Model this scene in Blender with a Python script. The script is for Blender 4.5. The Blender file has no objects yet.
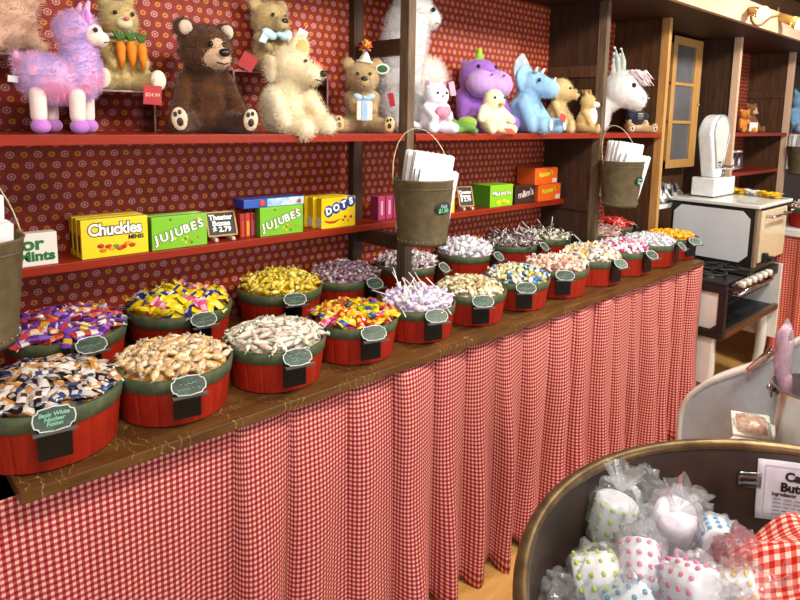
import bpy, math, random
from math import sin, cos, pi, radians as R, sqrt, atan2, hypot
from mathutils import Vector, Matrix, Euler, noise
rnd = random.Random(7)
S = bpy.context.scene
COL = S.collection

# ------------------------------------------------------------------ camera
FPX, CX, CY = 628.2, 425.8, 206.1
YAW, PITCH, ROLL = 0.76951, 0.13991, 0.02178
EYE = Vector((0, 0, 1.69))
fwd = Vector((sin(YAW)*cos(PITCH), cos(YAW)*cos(PITCH), -sin(PITCH)))
r0 = Vector((cos(YAW), -sin(YAW), 0)); u0 = r0.cross(fwd)
right = r0*cos(ROLL) + u0*sin(ROLL); up = u0*cos(ROLL) - r0*sin(ROLL)
cam = bpy.data.cameras.new('camera'); camo = bpy.data.objects.new('camera', cam); COL.objects.link(camo)
camo.matrix_world = Matrix(((right.x, up.x, -fwd.x, EYE.x), (right.y, up.y, -fwd.y, EYE.y), (right.z, up.z, -fwd.z, EYE.z), (0, 0, 0, 1)))
cam.sensor_fit = 'HORIZONTAL'; cam.sensor_width = 36; cam.lens = FPX*36/800
cam.shift_x = (400-CX)/800; cam.shift_y = (CY-300)/800
cam.clip_start = 0.02
S.camera = camo

def at(x, y, **k):                     # a point of the photograph on a known plane
    d = fwd + right*((x-CX)/FPX) - up*((y-CY)/FPX)
    if 'Z' in k: t = (k['Z']-EYE.z)/d.z
    elif 'Y' in k: t = k['Y']/d.y
    else: t = k['X']/d.x
    return EYE + d*t

def px_of(p):
    q = Vector(p)-EYE; d = q.dot(fwd)
    return CX+FPX*q.dot(right)/d, CY-FPX*q.dot(up)/d

# ------------------------------------------------------------------ tagging
def tag(o, label=None, cat=None, group=None, kind=None):
    if label: o['label'] = label
    if cat: o['category'] = cat
    if group: o['group'] = group
    if kind: o['kind'] = kind
    return o
def thing(name, label, cat, loc=(0, 0, 0), rz=0, group=None, rot=None):
    o = bpy.data.objects.new(name, None); COL.objects.link(o)
    o.empty_display_size = .05
    o.location = loc; o.rotation_euler = rot if rot else (0, 0, rz)
    return tag(o, label, cat, group)

# ------------------------------------------------------------------ materials
def srgb(h):
    h = h.lstrip('#'); c = [int(h[i:i+2], 16)/255 for i in (0, 2, 4)]
    return tuple((x/12.92 if x <= .04045 else ((x+.055)/1.055)**2.4) for x in c) + (1,)
class NT:
    def __init__(s, name):
        s.m = bpy.data.materials.new(name); s.m.use_nodes = True
        s.t = s.m.node_tree; s.b = s.t.nodes['Principled BSDF']
    def n(s, kind, **k):
        nd = s.t.nodes.new(kind)
        for a, v in k.items():
            if a.startswith('i_'): nd.inputs[int(a[2:])].default_value = v
            else: setattr(nd, a, v)
        return nd
    def l(s, a, b): s.t.links.new(a, b)
    def math(s, op, a, b=None, c=None):
        nd = s.n('ShaderNodeMath', operation=op)
        for i, v in enumerate((a, b, c)):
            if v is None: continue
            if isinstance(v, (int, float)): nd.inputs[i].default_value = v
            else: s.l(v, nd.inputs[i])
        return nd.outputs[0]
    def mix(s, f, a, b):
        nd = s.n('ShaderNodeMix', data_type='RGBA')
        for i, v in ((0, f), (6, a), (7, b)):
            if isinstance(v, (int, float, tuple)): nd.inputs[i].default_value = v
            else: s.l(v, nd.inputs[i])
        return nd.outputs[2]
    def ramp(s, f, stops, interp='LINEAR'):
        nd = s.n('ShaderNodeValToRGB'); cr = nd.color_ramp; cr.interpolation = interp
        while len(cr.elements) < len(stops): cr.elements.new(.5)
        for e, (p, c) in zip(cr.elements, stops): e.position = p; e.color = c
        s.l(f, nd.inputs[0]); return nd.outputs[0]
    def coord(s, which='Object', scale=(1, 1, 1)):
        tc = s.n('ShaderNodeTexCoord'); mp = s.n('ShaderNodeMapping'); mp.inputs['Scale'].default_value = scale
        s.l(tc.outputs[which], mp.inputs[0]); return mp.outputs[0]
    def noise(s, v, scale, detail=3, rough=.55):
        nd = s.n('ShaderNodeTexNoise'); nd.inputs['Scale'].default_value = scale
        nd.inputs['Detail'].default_value = detail; nd.inputs['Roughness'].default_value = rough
        s.l(v, nd.inputs['Vector']); return nd.outputs[0]
    def bump(s, h, strength, dist=.002):
        nd = s.n('ShaderNodeBump'); nd.inputs['Strength'].default_value = strength; nd.inputs['Distance'].default_value = dist
        s.l(h, nd.inputs['Height']); s.l(nd.outputs[0], s.b.inputs['Normal'])
MC = {}
def mat(c, rough=.5, c2=None, ns=30, bump=0, metal=0, coat=0, trans=0, spec=.5, emit=0, sheen=0, sub=0, alpha=1):
    key = (c, rough, c2, ns, bump, metal, coat, trans, spec, emit, sheen, sub, alpha)
    if key in MC: return MC[key]
    t = NT('m_'+c.strip('#')); b = t.b; col = srgb(c)
    b.inputs['Roughness'].default_value = rough; b.inputs['Metallic'].default_value = metal
    b.inputs['Coat Weight'].default_value = coat; b.inputs['Transmission Weight'].default_value = trans
    b.inputs['Specular IOR Level'].default_value = spec; b.inputs['Alpha'].default_value = alpha
    if sheen: b.inputs['Sheen Weight'].default_value = sheen
    if emit: b.inputs['Emission Color'].default_value = col; b.inputs['Emission Strength'].default_value = emit
    v = t.coord('Object')
    f = t.noise(v, ns)
    second = srgb(c2) if c2 else tuple(x*.88 for x in col[:3]) + (1,)
    t.l(t.ramp(f, [(.35, col), (.65, second)]), b.inputs['Base Color'])
    if bump: t.bump(t.noise(v, ns*3), bump)
    MC[key] = t.m
    return t.m
def wood(name, c1, c2, sc=(3, 40, 40), rough=.5, bump=.15, scratch=None):
    t = NT(name); v = t.coord('Object', sc)
    g = t.noise(v, 1.6, 6, .65); col = t.ramp(g, [(.3, srgb(c1)), (.7, srgb(c2))])
    if scratch:
        v2 = t.coord('Object', (1, 1, 1)); d = t.noise(v2, 9, 4)
        w = t.n('ShaderNodeTexWave', wave_type='BANDS'); w.inputs['Scale'].default_value = 16; w.inputs['Distortion'].default_value = 12
        w.inputs['Detail'].default_value = 3; w.inputs['Detail Scale'].default_value = 1.2
        t.l(v2, w.inputs[0])
        m = t.math('MULTIPLY', t.math('GREATER_THAN', w.outputs[1], .990), t.math('GREATER_THAN', d, .56))
        col = t.mix(t.math('MULTIPLY', m, .55), col, srgb(scratch))
    t.l(col, t.b.inputs['Base Color']); t.b.inputs['Roughness'].default_value = rough; t.b.inputs['Specular IOR Level'].default_value = .25
    t.bump(g, bump)
    return t.m
def gingham(name, per, white, mid, dark, rough=.85):
    t = NT(name); tc = t.n('ShaderNodeTexCoord'); sp = t.n('ShaderNodeSeparateXYZ'); t.l(tc.outputs['UV'], sp.inputs[0])
    a = t.math('LESS_THAN', t.math('FRACT', t.math('DIVIDE', sp.outputs[0], per)), .5)
    b = t.math('LESS_THAN', t.math('FRACT', t.math('DIVIDE', sp.outputs[1], per)), .5)
    s = t.math('MULTIPLY', t.math('ADD', a, b), .5)
    t.l(t.ramp(s, [(0, srgb(white)), (.4, srgb(mid)), (.9, srgb(dark))], 'CONSTANT'), t.b.inputs['Base Color'])
    t.b.inputs['Roughness'].default_value = rough; t.b.inputs['Specular IOR Level'].default_value = .15
    return t.m
def wallpaper():
    t = NT('floral_wallpaper'); tc = t.n('ShaderNodeTexCoord'); sp = t.n('ShaderNodeSeparateXYZ'); t.l(tc.outputs['Object'], sp.inputs[0])
    row = t.math('DIVIDE', sp.outputs[2], .0315); ri = t.math('FLOOR', row)
    # alternate rows are shifted a little, flowers alternate ochre and white
    xx = t.math('ADD', t.math('DIVIDE', sp.outputs[0], .035), t.math('MULTIPLY', t.math('MODULO', ri, 2), .33)); xi = t.math('FLOOR', xx)
    fx = t.math('SUBTRACT', t.math('FRACT', xx), .5); fz = t.math('SUBTRACT', t.math('FRACT', row), .5)
    d = t.math('SQRT', t.math('ADD', t.math('MULTIPLY', fx, fx), t.math('MULTIPLY', fz, fz)))
    ang = t.math('ARCTAN2', fz, fx)
    pet = t.math('MULTIPLY', t.math('SINE', t.math('MULTIPLY', ang, 8)), .035)
    d2 = t.math('ADD', d, pet)
    par = t.math('GREATER_THAN', t.math('FRACT', t.math('MULTIPLY', t.math('ADD', xi, ri), .5)), .25)
    red = t.ramp(t.noise(t.coord('Object'), 60), [(.4, srgb('#8c2816')), (.65, srgb('#7e1f16'))])
    ring = t.math('MULTIPLY', t.math('LESS_THAN', d2, .31), t.math('GREATER_THAN', d2, .21))
    dot = t.math('LESS_THAN', d, .11)
    wm = t.math('MAXIMUM', ring, dot)
    ym = t.math('MULTIPLY', t.math('LESS_THAN', d2, .26), t.math('GREATER_THAN', d, .09))
    cw = t.mix(t.math('MULTIPLY', wm, .7), red, srgb('#d9a79a'))
    cy = t.mix(t.math('MULTIPLY', ym, .75), red, srgb('#d08a2c'))
    t.l(t.mix(par, cw, cy), t.b.inputs['Base Color'])
    t.b.inputs['Roughness'].default_value = .6; t.b.inputs['Specular IOR Level'].default_value = .3
    return t.m
def clear(name, tint='#ffffff', rough=.05, f=.75, bump=0, ns=60):
    t = NT(name); o = t.t.nodes['Material Output']
    tr = t.n('ShaderNodeBsdfTransparent'); tr.inputs[0].default_value = srgb(tint)
    gl = t.n('ShaderNodeBsdfGlossy'); gl.inputs['Roughness'].default_value = rough
    fr = t.n('ShaderNodeFresnel'); fr.inputs[0].default_value = 1.45
    mx = t.n('ShaderNodeMixShader'); t.l(t.math('MINIMUM', t.math('ADD', t.math('MULTIPLY', fr.outputs[0], 1.0), 1-f), .95), mx.inputs[0])
    t.l(tr.outputs[0], mx.inputs[1]); t.l(gl.outputs[0], mx.inputs[2]); t.l(mx.outputs[0], o.inputs[0])
    if bump:
        b = t.n('ShaderNodeBump'); b.inputs['Strength'].default_value = bump; b.inputs['Distance'].default_value = .004
        t.l(t.noise(t.coord('Object'), ns, 4), b.inputs['Height']); t.l(b.outputs[0], gl.inputs['Normal'])
    return t.m

def film(name, tint='#ffffff', haze=.12, rough=.12, bump=.5, ns=38):
    """thin wrapping film: mostly see-through, a little milky, with soft glints"""
    t = NT(name); o = t.t.nodes['Material Output']
    tr = t.n('ShaderNodeBsdfTransparent'); tr.inputs[0].default_value = srgb(tint)
    df = t.n('ShaderNodeBsdfDiffuse'); df.inputs[0].default_value = srgb(tint)
    tl = t.n('ShaderNodeBsdfTranslucent'); tl.inputs[0].default_value = srgb(tint)
    m0 = t.n('ShaderNodeMixShader'); m0.inputs[0].default_value = .5; t.l(df.outputs[0], m0.inputs[1]); t.l(tl.outputs[0], m0.inputs[2])
    gl = t.n('ShaderNodeBsdfGlossy'); gl.inputs['Roughness'].default_value = rough
    b = t.n('ShaderNodeBump'); b.inputs['Strength'].default_value = bump; b.inputs['Distance'].default_value = .004
    t.l(t.noise(t.coord('Object'), ns, 4), b.inputs['Height']); t.l(b.outputs[0], gl.inputs['Normal'])
    m1 = t.n('ShaderNodeMixShader'); m1.inputs[0].default_value = haze; t.l(tr.outputs[0], m1.inputs[1]); t.l(m0.outputs[0], m1.inputs[2])
    fr = t.n('ShaderNodeFresnel'); fr.inputs[0].default_value = 1.35; t.l(b.outputs[0], fr.inputs['Normal'])
    m2 = t.n('ShaderNodeMixShader'); t.l(t.math('MINIMUM', t.math('MULTIPLY', fr.outputs[0], .9), .5), m2.inputs[0])
    t.l(m1.outputs[0], m2.inputs[1]); t.l(gl.outputs[0], m2.inputs[2]); t.l(m2.outputs[0], o.inputs[0])
    return t.m

# ------------------------------------------------------------------ meshes
class M:
    def __init__(s): s.v = []; s.f = []; s.mi = []; s.sm = []; s.uv = None
    def add(s, vs, fs, mi=0, sm=False, X=None):
        k = len(s.v)
        s.v += [tuple(X @ Vector(p)) if X else tuple(p) for p in vs]
        s.f += [tuple(i+k for i in f) for f in fs]; s.mi += [mi]*len(fs); s.sm += [sm]*len(fs)
        return s
    def box(s, c, d, rot=None, mi=0, taper=1.0):
        x, y, z = d[0]/2, d[1]/2, d[2]/2
        vs = [(a*x*(taper if w > 0 else 1), b*y*(taper if w > 0 else 1), w*z) for w in (-1, 1) for a, b in ((-1, -1), (1, -1), (1, 1), (-1, 1))]
        X = Matrix.Translation(c) @ (Euler(rot).to_matrix().to_4x4() if rot else Matrix())
        return s.add(vs, [(3, 2, 1, 0), (4, 5, 6, 7), (0, 1, 5, 4), (1, 2, 6, 5), (2, 3, 7, 6), (3, 0, 4, 7)], mi, False, X)
    def span(s, a, b, mi=0):
        return s.box([(a[i]+b[i])/2 for i in range(3)], [abs(b[i]-a[i]) for i in range(3)], None, mi)
    def lathe(s, prof, n=32, mi=0, X=None, sm=True, fn=None, a0=0, a1=2*pi):
        full = abs(a1-a0-2*pi) < 1e-6; m = n if full else n+1
        vs = []
        for (r, z) in prof:
            for k in range(m):
                a = a0+(a1-a0)*k/n; rr = fn(a, r, z) if fn else r
                vs.append((rr*cos(a), rr*sin(a), z))
        fs = [(i*m+k, i*m+(k+1) % m, (i+1)*m+(k+1) % m, (i+1)*m+k) for i in range(len(prof)-1) for k in range(n)]
        return s.add(vs, fs, mi, sm, X)
    def disc(s, c, r, n=24, mi=0, X=None, rx=None):
        vs = [(c[0]+r*cos(2*pi*k/n), c[1]+(rx or r)*sin(2*pi*k/n), c[2]) for k in range(n)]
        return s.add(vs, [tuple(range(n))], mi, False, X)
    def ball(s, c, r, mi=0, n=10, rot=None):
        if isinstance(r, (int, float)): r = (r, r, r)
        X = Matrix.Translation(c) @ (Euler(rot).to_matrix().to_4x4() if rot else Matrix()) @ Matrix.Diagonal((*r, 1))
        m = n//2+1
        vs = [(0, 0, -1)]
        for i in range(1, m):
            p = -pi/2+pi*i/m
            vs += [(cos(p)*cos(2*pi*k/n), cos(p)*sin(2*pi*k/n), sin(p)) for k in range(n)]
        vs.append((0, 0, 1)); L = len(vs)-1
        fs = [(0, 1+(k+1) % n, 1+k) for k in range(n)] + [(L, L-n+k, L-n+(k+1) % n) for k in range(n)]
        fs += [(1+i*n+k, 1+i*n+(k+1) % n, 1+(i+1)*n+(k+1) % n, 1+(i+1)*n+k) for i in range(m-2) for k in range(n)]
        return s.add(vs, fs, mi, True, X)
    def tube(s, pts, r, n=8, mi=0, closed=False, cap=True):
        pts = [Vector(p) for p in pts]; N = len(pts)
        rs = r if isinstance(r, (list, tuple)) else [r]*N
        vs = []; prev = None
        for i, p in enumerate(pts):
            t = (pts[(i+1) % N] - pts[i-1]) if closed else (pts[min(i+1, N-1)] - pts[max(i-1, 0)])
            t.normalize()
            a = prev if prev else (Vector((0, 0, 1)) if abs(t.z) < .9 else Vector((1, 0, 0)))
            a = (a - t*a.dot(t)).normalized(); prev = a; b = t.cross(a)
            vs += [tuple(p + (a*cos(2*pi*k/n) + b*sin(2*pi*k/n))*rs[i]) for k in range(n)]
        M_ = N if closed else N-1
        fs = [(i*n+k, i*n+(k+1) % n, ((i+1) % N)*n+(k+1) % n, ((i+1) % N)*n+k) for i in range(M_) for k in range(n)]
        if cap and not closed: fs += [tuple(range(n))[::-1], tuple((N-1)*n+k for k in range(n))]
        return s.add(vs, fs, mi, True)
    def cyl(s, a, b, r, r2=None, n=12, mi=0): return s.tube([a, b], [r, r if r2 is None else r2], n, mi)
    def prism(s, poly, d, mi=0, X=None, sm=False):        # polygon in xz, thickness d along y (from 0 to d)
        n = len(poly)
        vs = [(x, 0, z) for x, z in poly] + [(x, d, z) for x, z in poly]
        fs = [tuple(range(n)), tuple(range(2*n-1, n-1, -1))] + [(k, n+k, n+(k+1) % n, (k+1) % n) for k in range(n)]
        return s.add(vs, fs, mi, sm, X)
    def grid(s, fn, nu, nv, mi=0, uvf=None, sm=True):
        vs = [fn(u/nu, v/nv) for v in range(nv+1) for u in range(nu+1)]
        fs = [(v*(nu+1)+u, v*(nu+1)+u+1, (v+1)*(nu+1)+u+1, (v+1)*(nu+1)+u) for v in range(nv) for u in range(nu)]
        if uvf: s.uv = [uvf(u/nu, v/nv) for v in range(nv+1) for u in range(nu+1)]
        return s.add(vs, fs, mi, sm)
    def mesh(s, name, mats):
        me = bpy.data.meshes.new(name); me.from_pydata(s.v, [], s.f)
        for m in (mats if isinstance(mats, (list, tuple)) else [mats]): me.materials.append(m)
        me.polygons.foreach_set('material_index', s.mi); me.polygons.foreach_set('use_smooth', s.sm)
        if s.uv:
            ul = me.uv_layers.new(name='UVMap')
            for lp in me.loops: ul.data[lp.index].uv = s.uv[lp.vertex_index]
        me.update(); return me
    def build(s, name, mats, parent=None, bevel=0, loc=None, rot=None, seg=2, solid=0):
        o = bpy.data.objects.new(name, s.mesh(name, mats)); COL.objects.link(o)
        if parent: o.parent = parent
        if loc: o.location = loc
        if rot: o.rotation_euler = rot
        if solid:
            b = o.modifiers.new('thick', 'SOLIDIFY'); b.thickness = solid; b.offset = 0
        if bevel:
            b = o.modifiers.new('bevel', 'BEVEL'); b.width = bevel; b.segments = seg; b.limit_method = 'ANGLE'
        return o
def evaluated(o):
    dg = bpy.context.evaluated_depsgraph_get(); dg.update()
    return bpy.data.meshes.new_from_object(o.evaluated_get(dg))
def blob(name, shapes, m, parent, vox=.007, smooth=4, loc=None):
    """one continuous skin round ellipsoids (centre, radii[, rot]) and tapering limbs ('c', a, b, ra, rb)"""
    k = M()
    for sh in shapes:
        if sh[0] == 'c':
            _, a, b, ra, rb = sh; a = Vector(a); b = Vector(b); n = 5
            for i in range(n+1):
                q = i/n; k.ball(a.lerp(b, q), ra+(rb-ra)*q, n=12)
        else: k.ball(sh[0], sh[1], n=16, rot=sh[2] if len(sh) > 2 else None)
    o = k.build(name, m)
    md = o.modifiers.new('r', 'REMESH'); md.mode = 'VOXEL'; md.voxel_size = vox
    sm = o.modifiers.new('s', 'SMOOTH'); sm.iterations = smooth; sm.factor = .5
    me = evaluated(o); old = o.data; o.modifiers.clear(); o.data = me; bpy.data.meshes.remove(old)
    for p in me.polygons: p.use_smooth = True
    me.name = name
    if parent: o.parent = parent
    if loc: o.location = loc
    return o
def fur(o, count, length, slot=1, rad=.0011, rnd_=.35):
    md = o.modifiers.new('fur', 'PARTICLE_SYSTEM'); ps = md.particle_system.settings
    ps.type = 'HAIR'; ps.count = count; ps.hair_length = length; ps.hair_step = 2; ps.display_step = 2; ps.render_step = 2
    ps.use_advanced_hair = True
    ps.normal_factor = length*.25; ps.factor_random = length*rnd_*.5
    ps.brownian_factor = .0
    ps.material = slot; ps.root_radius = 1; ps.tip_radius = .35; ps.radius_scale = rad
    return o
def text(s, size, m, parent, loc, rot=(pi/2, 0, 0), ext=.0004, off=0, align='CENTER', name='lettering', sx=1, shear=0, space=1):
    c = bpy.data.curves.new(name, 'FONT'); c.body = s; c.size = size; c.extrude = ext; c.offset = off; c.align_x = align; c.align_y = 'CENTER'
    c.resolution_u = 3; c.shear = shear; c.space_character = space; c.space_line = .85
    o = bpy.data.objects.new(name, c); COL.objects.link(o)
    me = evaluated(o); bpy.data.objects.remove(o); bpy.data.curves.remove(c)
    me.materials.clear(); me.materials.append(m)
    o = bpy.data.objects.new(name, me); COL.objects.link(o)
    o.parent = parent; o.location = loc; o.rotation_euler = rot; o.scale = (sx, 1, 1)
    return o
def dup(o, **k):
    c = o.copy(); COL.objects.link(c)
    for ch in o.children:
        d = ch.copy(); COL.objects.link(d); d.parent = c
        for g in ch.children:
            e = g.copy(); COL.objects.link(e); e.parent = d
    return c
# ------------------------------------------------------------------ the room
CT = .95            # counter top
WY = 2.108           # wall behind the shelves
FY = 1.35           # counter front
M_dark = wood('dark_brown_wood', '#2b1c14', '#4a3122', (40, 40, 3), .55)
M_post = wood('weathered_post_wood', '#4a3a2c', '#75604a', (40, 40, 4), .6)
M_mid = wood('mid_brown_wood', '#3a2618', '#5f4029', (40, 40, 3), .5)
M_light = wood('honey_wood', '#a9783f', '#c79a5c', (40, 40, 3), .45)
M_pale = wood('pale_fascia_wood', '#c7a184', '#dbbb9c', (3, 40, 40), .5)
M_shelf = wood('red_painted_shelf', '#83220a', '#962c10', (3, 40, 40), .4, .05)
M_top = wood('worn_counter_wood', '#4c3218', '#6f4c26', (4, 30, 30), .35, .1, '#c9a877')
M_floor = wood('yellow_floorboards', '#c08b45', '#dcae68', (2, 14, 14), .35)
M_ceil = wood('ceiling_boards', '#6a452c', '#83583a', (3, 20, 20), .6)
M_black = mat('#0c0c0c', .35); M_white = mat('#eceae6', .3, coat=.3)
M_ging = gingham('red_gingham', .0142, '#e6bca6', '#b94e52', '#831d2c')

def struct(m, name, mats, **k): return tag(m.build(name, mats, **k), kind='structure')
struct(M().span((-2.5, -3.5, -.06), (9, WY+.1, 0)), 'floor', M_floor)
w = struct(M().span((-2.5, WY, 0), (9, WY+.1, 2.9)), 'wall_back', wallpaper())
struct(M().span((-2.5, -3.5, 2.9), (9, WY+.1, 2.96)), 'ceiling', M_ceil)
struct(M().span((-1.8, 1.53, 2.305), (8.9, WY, 2.335)), 'trim_1', M_dark)          # soffit over the shelves
struct(M().span((-1.8, 1.50, 2.305), (8.9, 1.53, 2.44)), 'trim_2', M_pale)          # its pale front board

struct(M().span((-2.5, WY-.012, 2.336), (9, WY-.002, 2.898)), 'trim_3', M_ceil)   # boards above the shelves
struct(M().span((3.686, WY-.014, .0), (4.778, WY-.001, 2.303)), 'trim_4', M_mid)   # wooden backing of the scale's bay
struct(M().span((6.03, WY-.014, .0), (9, WY-.001, 2.303)), 'trim_5', M_mid)
# counter
t = thing('counter', 'long worn brown wooden counter carrying two rows of red candy baskets', 'counter', (0, 0, 0))
M().span((.227, FY, CT-.026), (3.43, WY-.003, CT)).build('countertop', M_top, t, .003)
for x in (.27, 1.8, 3.38): M().span((x, FY+.14, 0), (x+.035, WY-.01, CT-.026)).build('side_panel', M_mid, t)
t = thing('counter', 'dark end of a set-back counter past the left end of the long counter', 'counter', (0, 0, 0))
M().span((-1.2, FY+.12, CT-.05), (.215, WY-.003, CT-.012)).build('countertop', M_dark, t, .003)
for x in (-1.15, .17): M().span((x, FY+.16, 0), (x+.035, WY-.01, CT-.05)).build('side_panel', M_mid, t)

# gathered gingham curtain hanging from the counter edge
fpx = [(240, 437), (295, 420), (354, 399), (398, 387), (439, 370), (472, 356), (503, 345), (529, 334), (555, 325), (578, 315), (600, 307), (619, 299), (636, 292), (648, 288), (664, 282), (680, 276), (691, 272)]
folds = [-.75, -.45, -.2, .1] + [at(x, y, Y=FY+.02).x for x, y in fpx] + [3.53]
def curtain(fx, x0, x1, y, z0, z1, flat=(), amp=.10, rev=None, nu=900, nv=26, seed=3):
    rr = random.Random(seed); ph = [rr.uniform(.7, 1.25) for _ in fx]
    hem = [rr.uniform(-.5, .5) for _ in fx]
    def prof(x, q):                     # how far the cloth stands out at x, a fraction q of the way down
        for i in range(len(fx)-1):
            if fx[i] <= x <= fx[i+1]:
                w_ = fx[i+1]-fx[i]; s_ = (x-fx[i])/w_
                a = amp*ph[i]*min(1, w_/.16)*(.30+.62*q+.08*sin(q*7+i))
                if i in flat: a *= .5*q
                sk = s_**(.5+.14*q+.1*sin(i*2.3))
                pinch = sin(pi*sk)**.6
                wave = (.5-.5*cos(2*pi*sk))**.8
                return a*((1-q)*pinch+q*wave)
        return 0
    m = M(); pts = {}
    xs = [x0+(x1-x0)*k/nu for k in range(nu+1)]
    ymid = [prof(x, .55) for x in xs]; arc = [0]
    for k in range(nu): arc.append(arc[-1]+hypot(xs[k+1]-xs[k], (ymid[k+1]-ymid[k])*1.1))
    def fn(u, v):
        x = x0+(x1-x0)*u; q = 1-v
        d = prof(x, q)+.010*q*sin(x*47+2*q)
        lean = .022*q*sin(x*5+1)-d*.25*q
        z = z0+(z1-z0)*v
        if v == 0: z += .014*sin(x*31)-d*.3
        return (x+lean, y-d, z)
    def uvf(u, v):
        k = min(nu, int(round(u*nu))); return (arc[k], (z1-z0)*v + .004*sin(xs[k]*40)*(1-v))
    return m.grid(fn, nu, nv, uvf=uvf)
c = curtain(folds, -.75, 3.505, FY+.05, .03, CT-.028, flat=(3,)).build('gingham_curtain', M_ging, solid=.0015)
tag(c, 'red gingham curtain hanging in pleats from the long counter edge', 'curtain')

# ------------------------------------------------------------------ shelving
UZ, MZ, MY = 1.628, 1.260, 1.95
PX = [.22, 1.59, 2.96]
def divider(x, label, panel=False, top=2.305, mp=M_post, x2=None, pm=None, rails=(1.95, 1.235), w_=.036):
    t = thing('shelf_divider', label, 'divider', (x, 0, 0))
    z0 = CT if x < 3.45 else 0
    M().span((0, 1.75, z0), (w_, 1.80, top)).build('post', mp, t, .003)
    pm = pm or M_dark
    if not panel: M().span((-.005, 2.07, z0), (.045, WY-.002, top)).build('post', pm, t, .003)
    else: M().span((.006, 1.80, z0), (.024, WY-.002, top)).build('panel', pm, t)
    for z in rails: M().span((-.002, 1.80, z-.03), (.03, WY-.06 if not panel else WY-.004, z+.03)).build('rail', pm if z < 1.9 or not panel else M_mid, t, .002)
    return t
divider(PX[0], 'open wooden ladder-like divider at the far left shelf end')
divider(PX[1], 'open wooden shelf divider behind the middle pail of paper bags', rails=(1.95, 1.205))
divider(PX[2], 'dark panelled shelf divider with a grey weathered post left of white long-eared plush', True)
divider(3.66, 'brown panelled shelf divider with honey post left of the glazed door', True, mp=M_light, pm=M_mid, rails=(1.97,))
divider(4.78, 'plain dark plank divider with pale post right of the white scale', True, mp=M_pale, rails=())
divider(5.99, 'brown panelled divider at right edge beside blue plush', True, mp=M_pale, pm=M_mid, rails=(1.95, 1.3))
def shelf(x0, x1, y0, z, label, th=.026, more=()):
    m = M().span((x0, y0, z-th), (x1, WY-.002, z))
    for a, b in more: m.span((*a, z-th), (*b, z))
    o = m.build('wall_shelf', M_shelf, None, .002)
    return tag(o, label, 'shelf', None, 'thing')
shelf(PX[0]+.047, PX[1]-.007, 1.752, UZ, 'red painted upper shelf holding the lilac llama and brown teddy bear')
shelf(PX[1]+.047, PX[2]-.003, 1.752, UZ, 'red painted upper shelf holding the purple and blue plush animals')
shelf(PX[2]+.039, 3.658, 1.752, UZ, 'short red upper shelf under the white long-eared plush')
shelf(PX[0]+.05, 1.584, MY, MZ, 'red lower shelf with yellow and green candy boxes and price board', more=(((1.584, MY), (1.637, 2.067)), ((1.637, MY), (1.79, WY-.002))))
shelf(1.795, PX[2]-.003, MY, MZ, 'red lower shelf with brown and orange candy boxes right of the middle pail')
shelf(4.82, 5.985, 1.752, UZ, 'red upper shelf at the right holding orange plush toys')
shelf(4.82, 5.985, 1.80, 1.32, 'low dark red shelf with clear jars at the right')
t = shelf(6.03, 6.8, 1.752, UZ, 'red shelf at right edge under the blue plush')
# ------------------------------------------------------------------ candy baskets
RIM, BH, RB = .1375, .116, .122
M_red = wood('red_stained_staves', '#8e1c0e', '#a42915', (40, 40, 4), .45, .1)
M_redin = wood('red_stave_inside', '#8e2013', '#a82a18', (40, 40, 4), .6, .1)
M_band = wood('olive_green_hoop', '#3f4a33', '#5c6547', (30, 30, 30), .5, .1)
M_cham = mat('#39453d', .28, '#55645a', 40, coat=.6)
M_chalk = mat('#8fd0ae', .7); M_chalkw = mat('#dfe6e0', .6); M_blk = mat('#070707', .35)
M_staple = mat('#b8b8b0', .3, metal=1)

def basket_mesh():
    b = M()
    def stave(a, r, z): 
        g = abs(((a*18/(2*pi)) % 1)-.5)*2
        return r-.0014*(g > .86)+.0004*(g < .5)
    b.lathe([(RB*.96, .002), (RB, .002), (RB+.002, .004), (RIM, BH)], 144, 0, fn=stave, sm=False)
    b.lathe([(RIM, BH), (RIM-.006, BH), (RB-.004, .01)], 48, 1)
    b.disc((0, 0, .01), RB-.002, 32, 1); b.disc((0, 0, .002), RB*.96, 32, 1)
    return b.mesh('body', [M_red, M_redin])
def band_mesh():
    b = M()
    z0, z1 = BH-.031, BH+.002
    rr = lambda z: RB+(RIM-RB)*z/BH
    b.lathe([(rr(z0)+.0015, z0), (rr(z0)+.003, z0+.001), (rr(z1)+.003, z1-.001), (rr(z1)+.001, z1), (rr(z1)-.004, z1)], 64, 0)
    for k in range(12): b.ball(((rr(z0)+.0035)*cos(k*pi/6+.2), (rr(z0)+.0035)*sin(k*pi/6+.2), z0+.018), .0022, 1, 6)
    return b.mesh('hoop', [M_band, M_staple])
BM, HM = basket_mesh(), band_mesh()
def meshobj(name, me, parent=None, loc=(0, 0, 0), rot=(0, 0, 0)):
    o = bpy.data.objects.new(name, me); COL.objects.link(o); o.parent = parent; o.location = loc; o.rotation_euler = rot
    return o
PLATE = []                              # scalloped plate outline
for (cx_, cz_, a0) in ((1, 1, -90), (-1, 1, 0), (-1, -1, 90), (1, -1, 180)):
    for k in range(5):
        a = R(a0-90*k/4+ (180 if True else 0))
        PLATE.append((.034*cx_ + .0085*cos(R(a0)+0) * 0, .0215*cz_))
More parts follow.
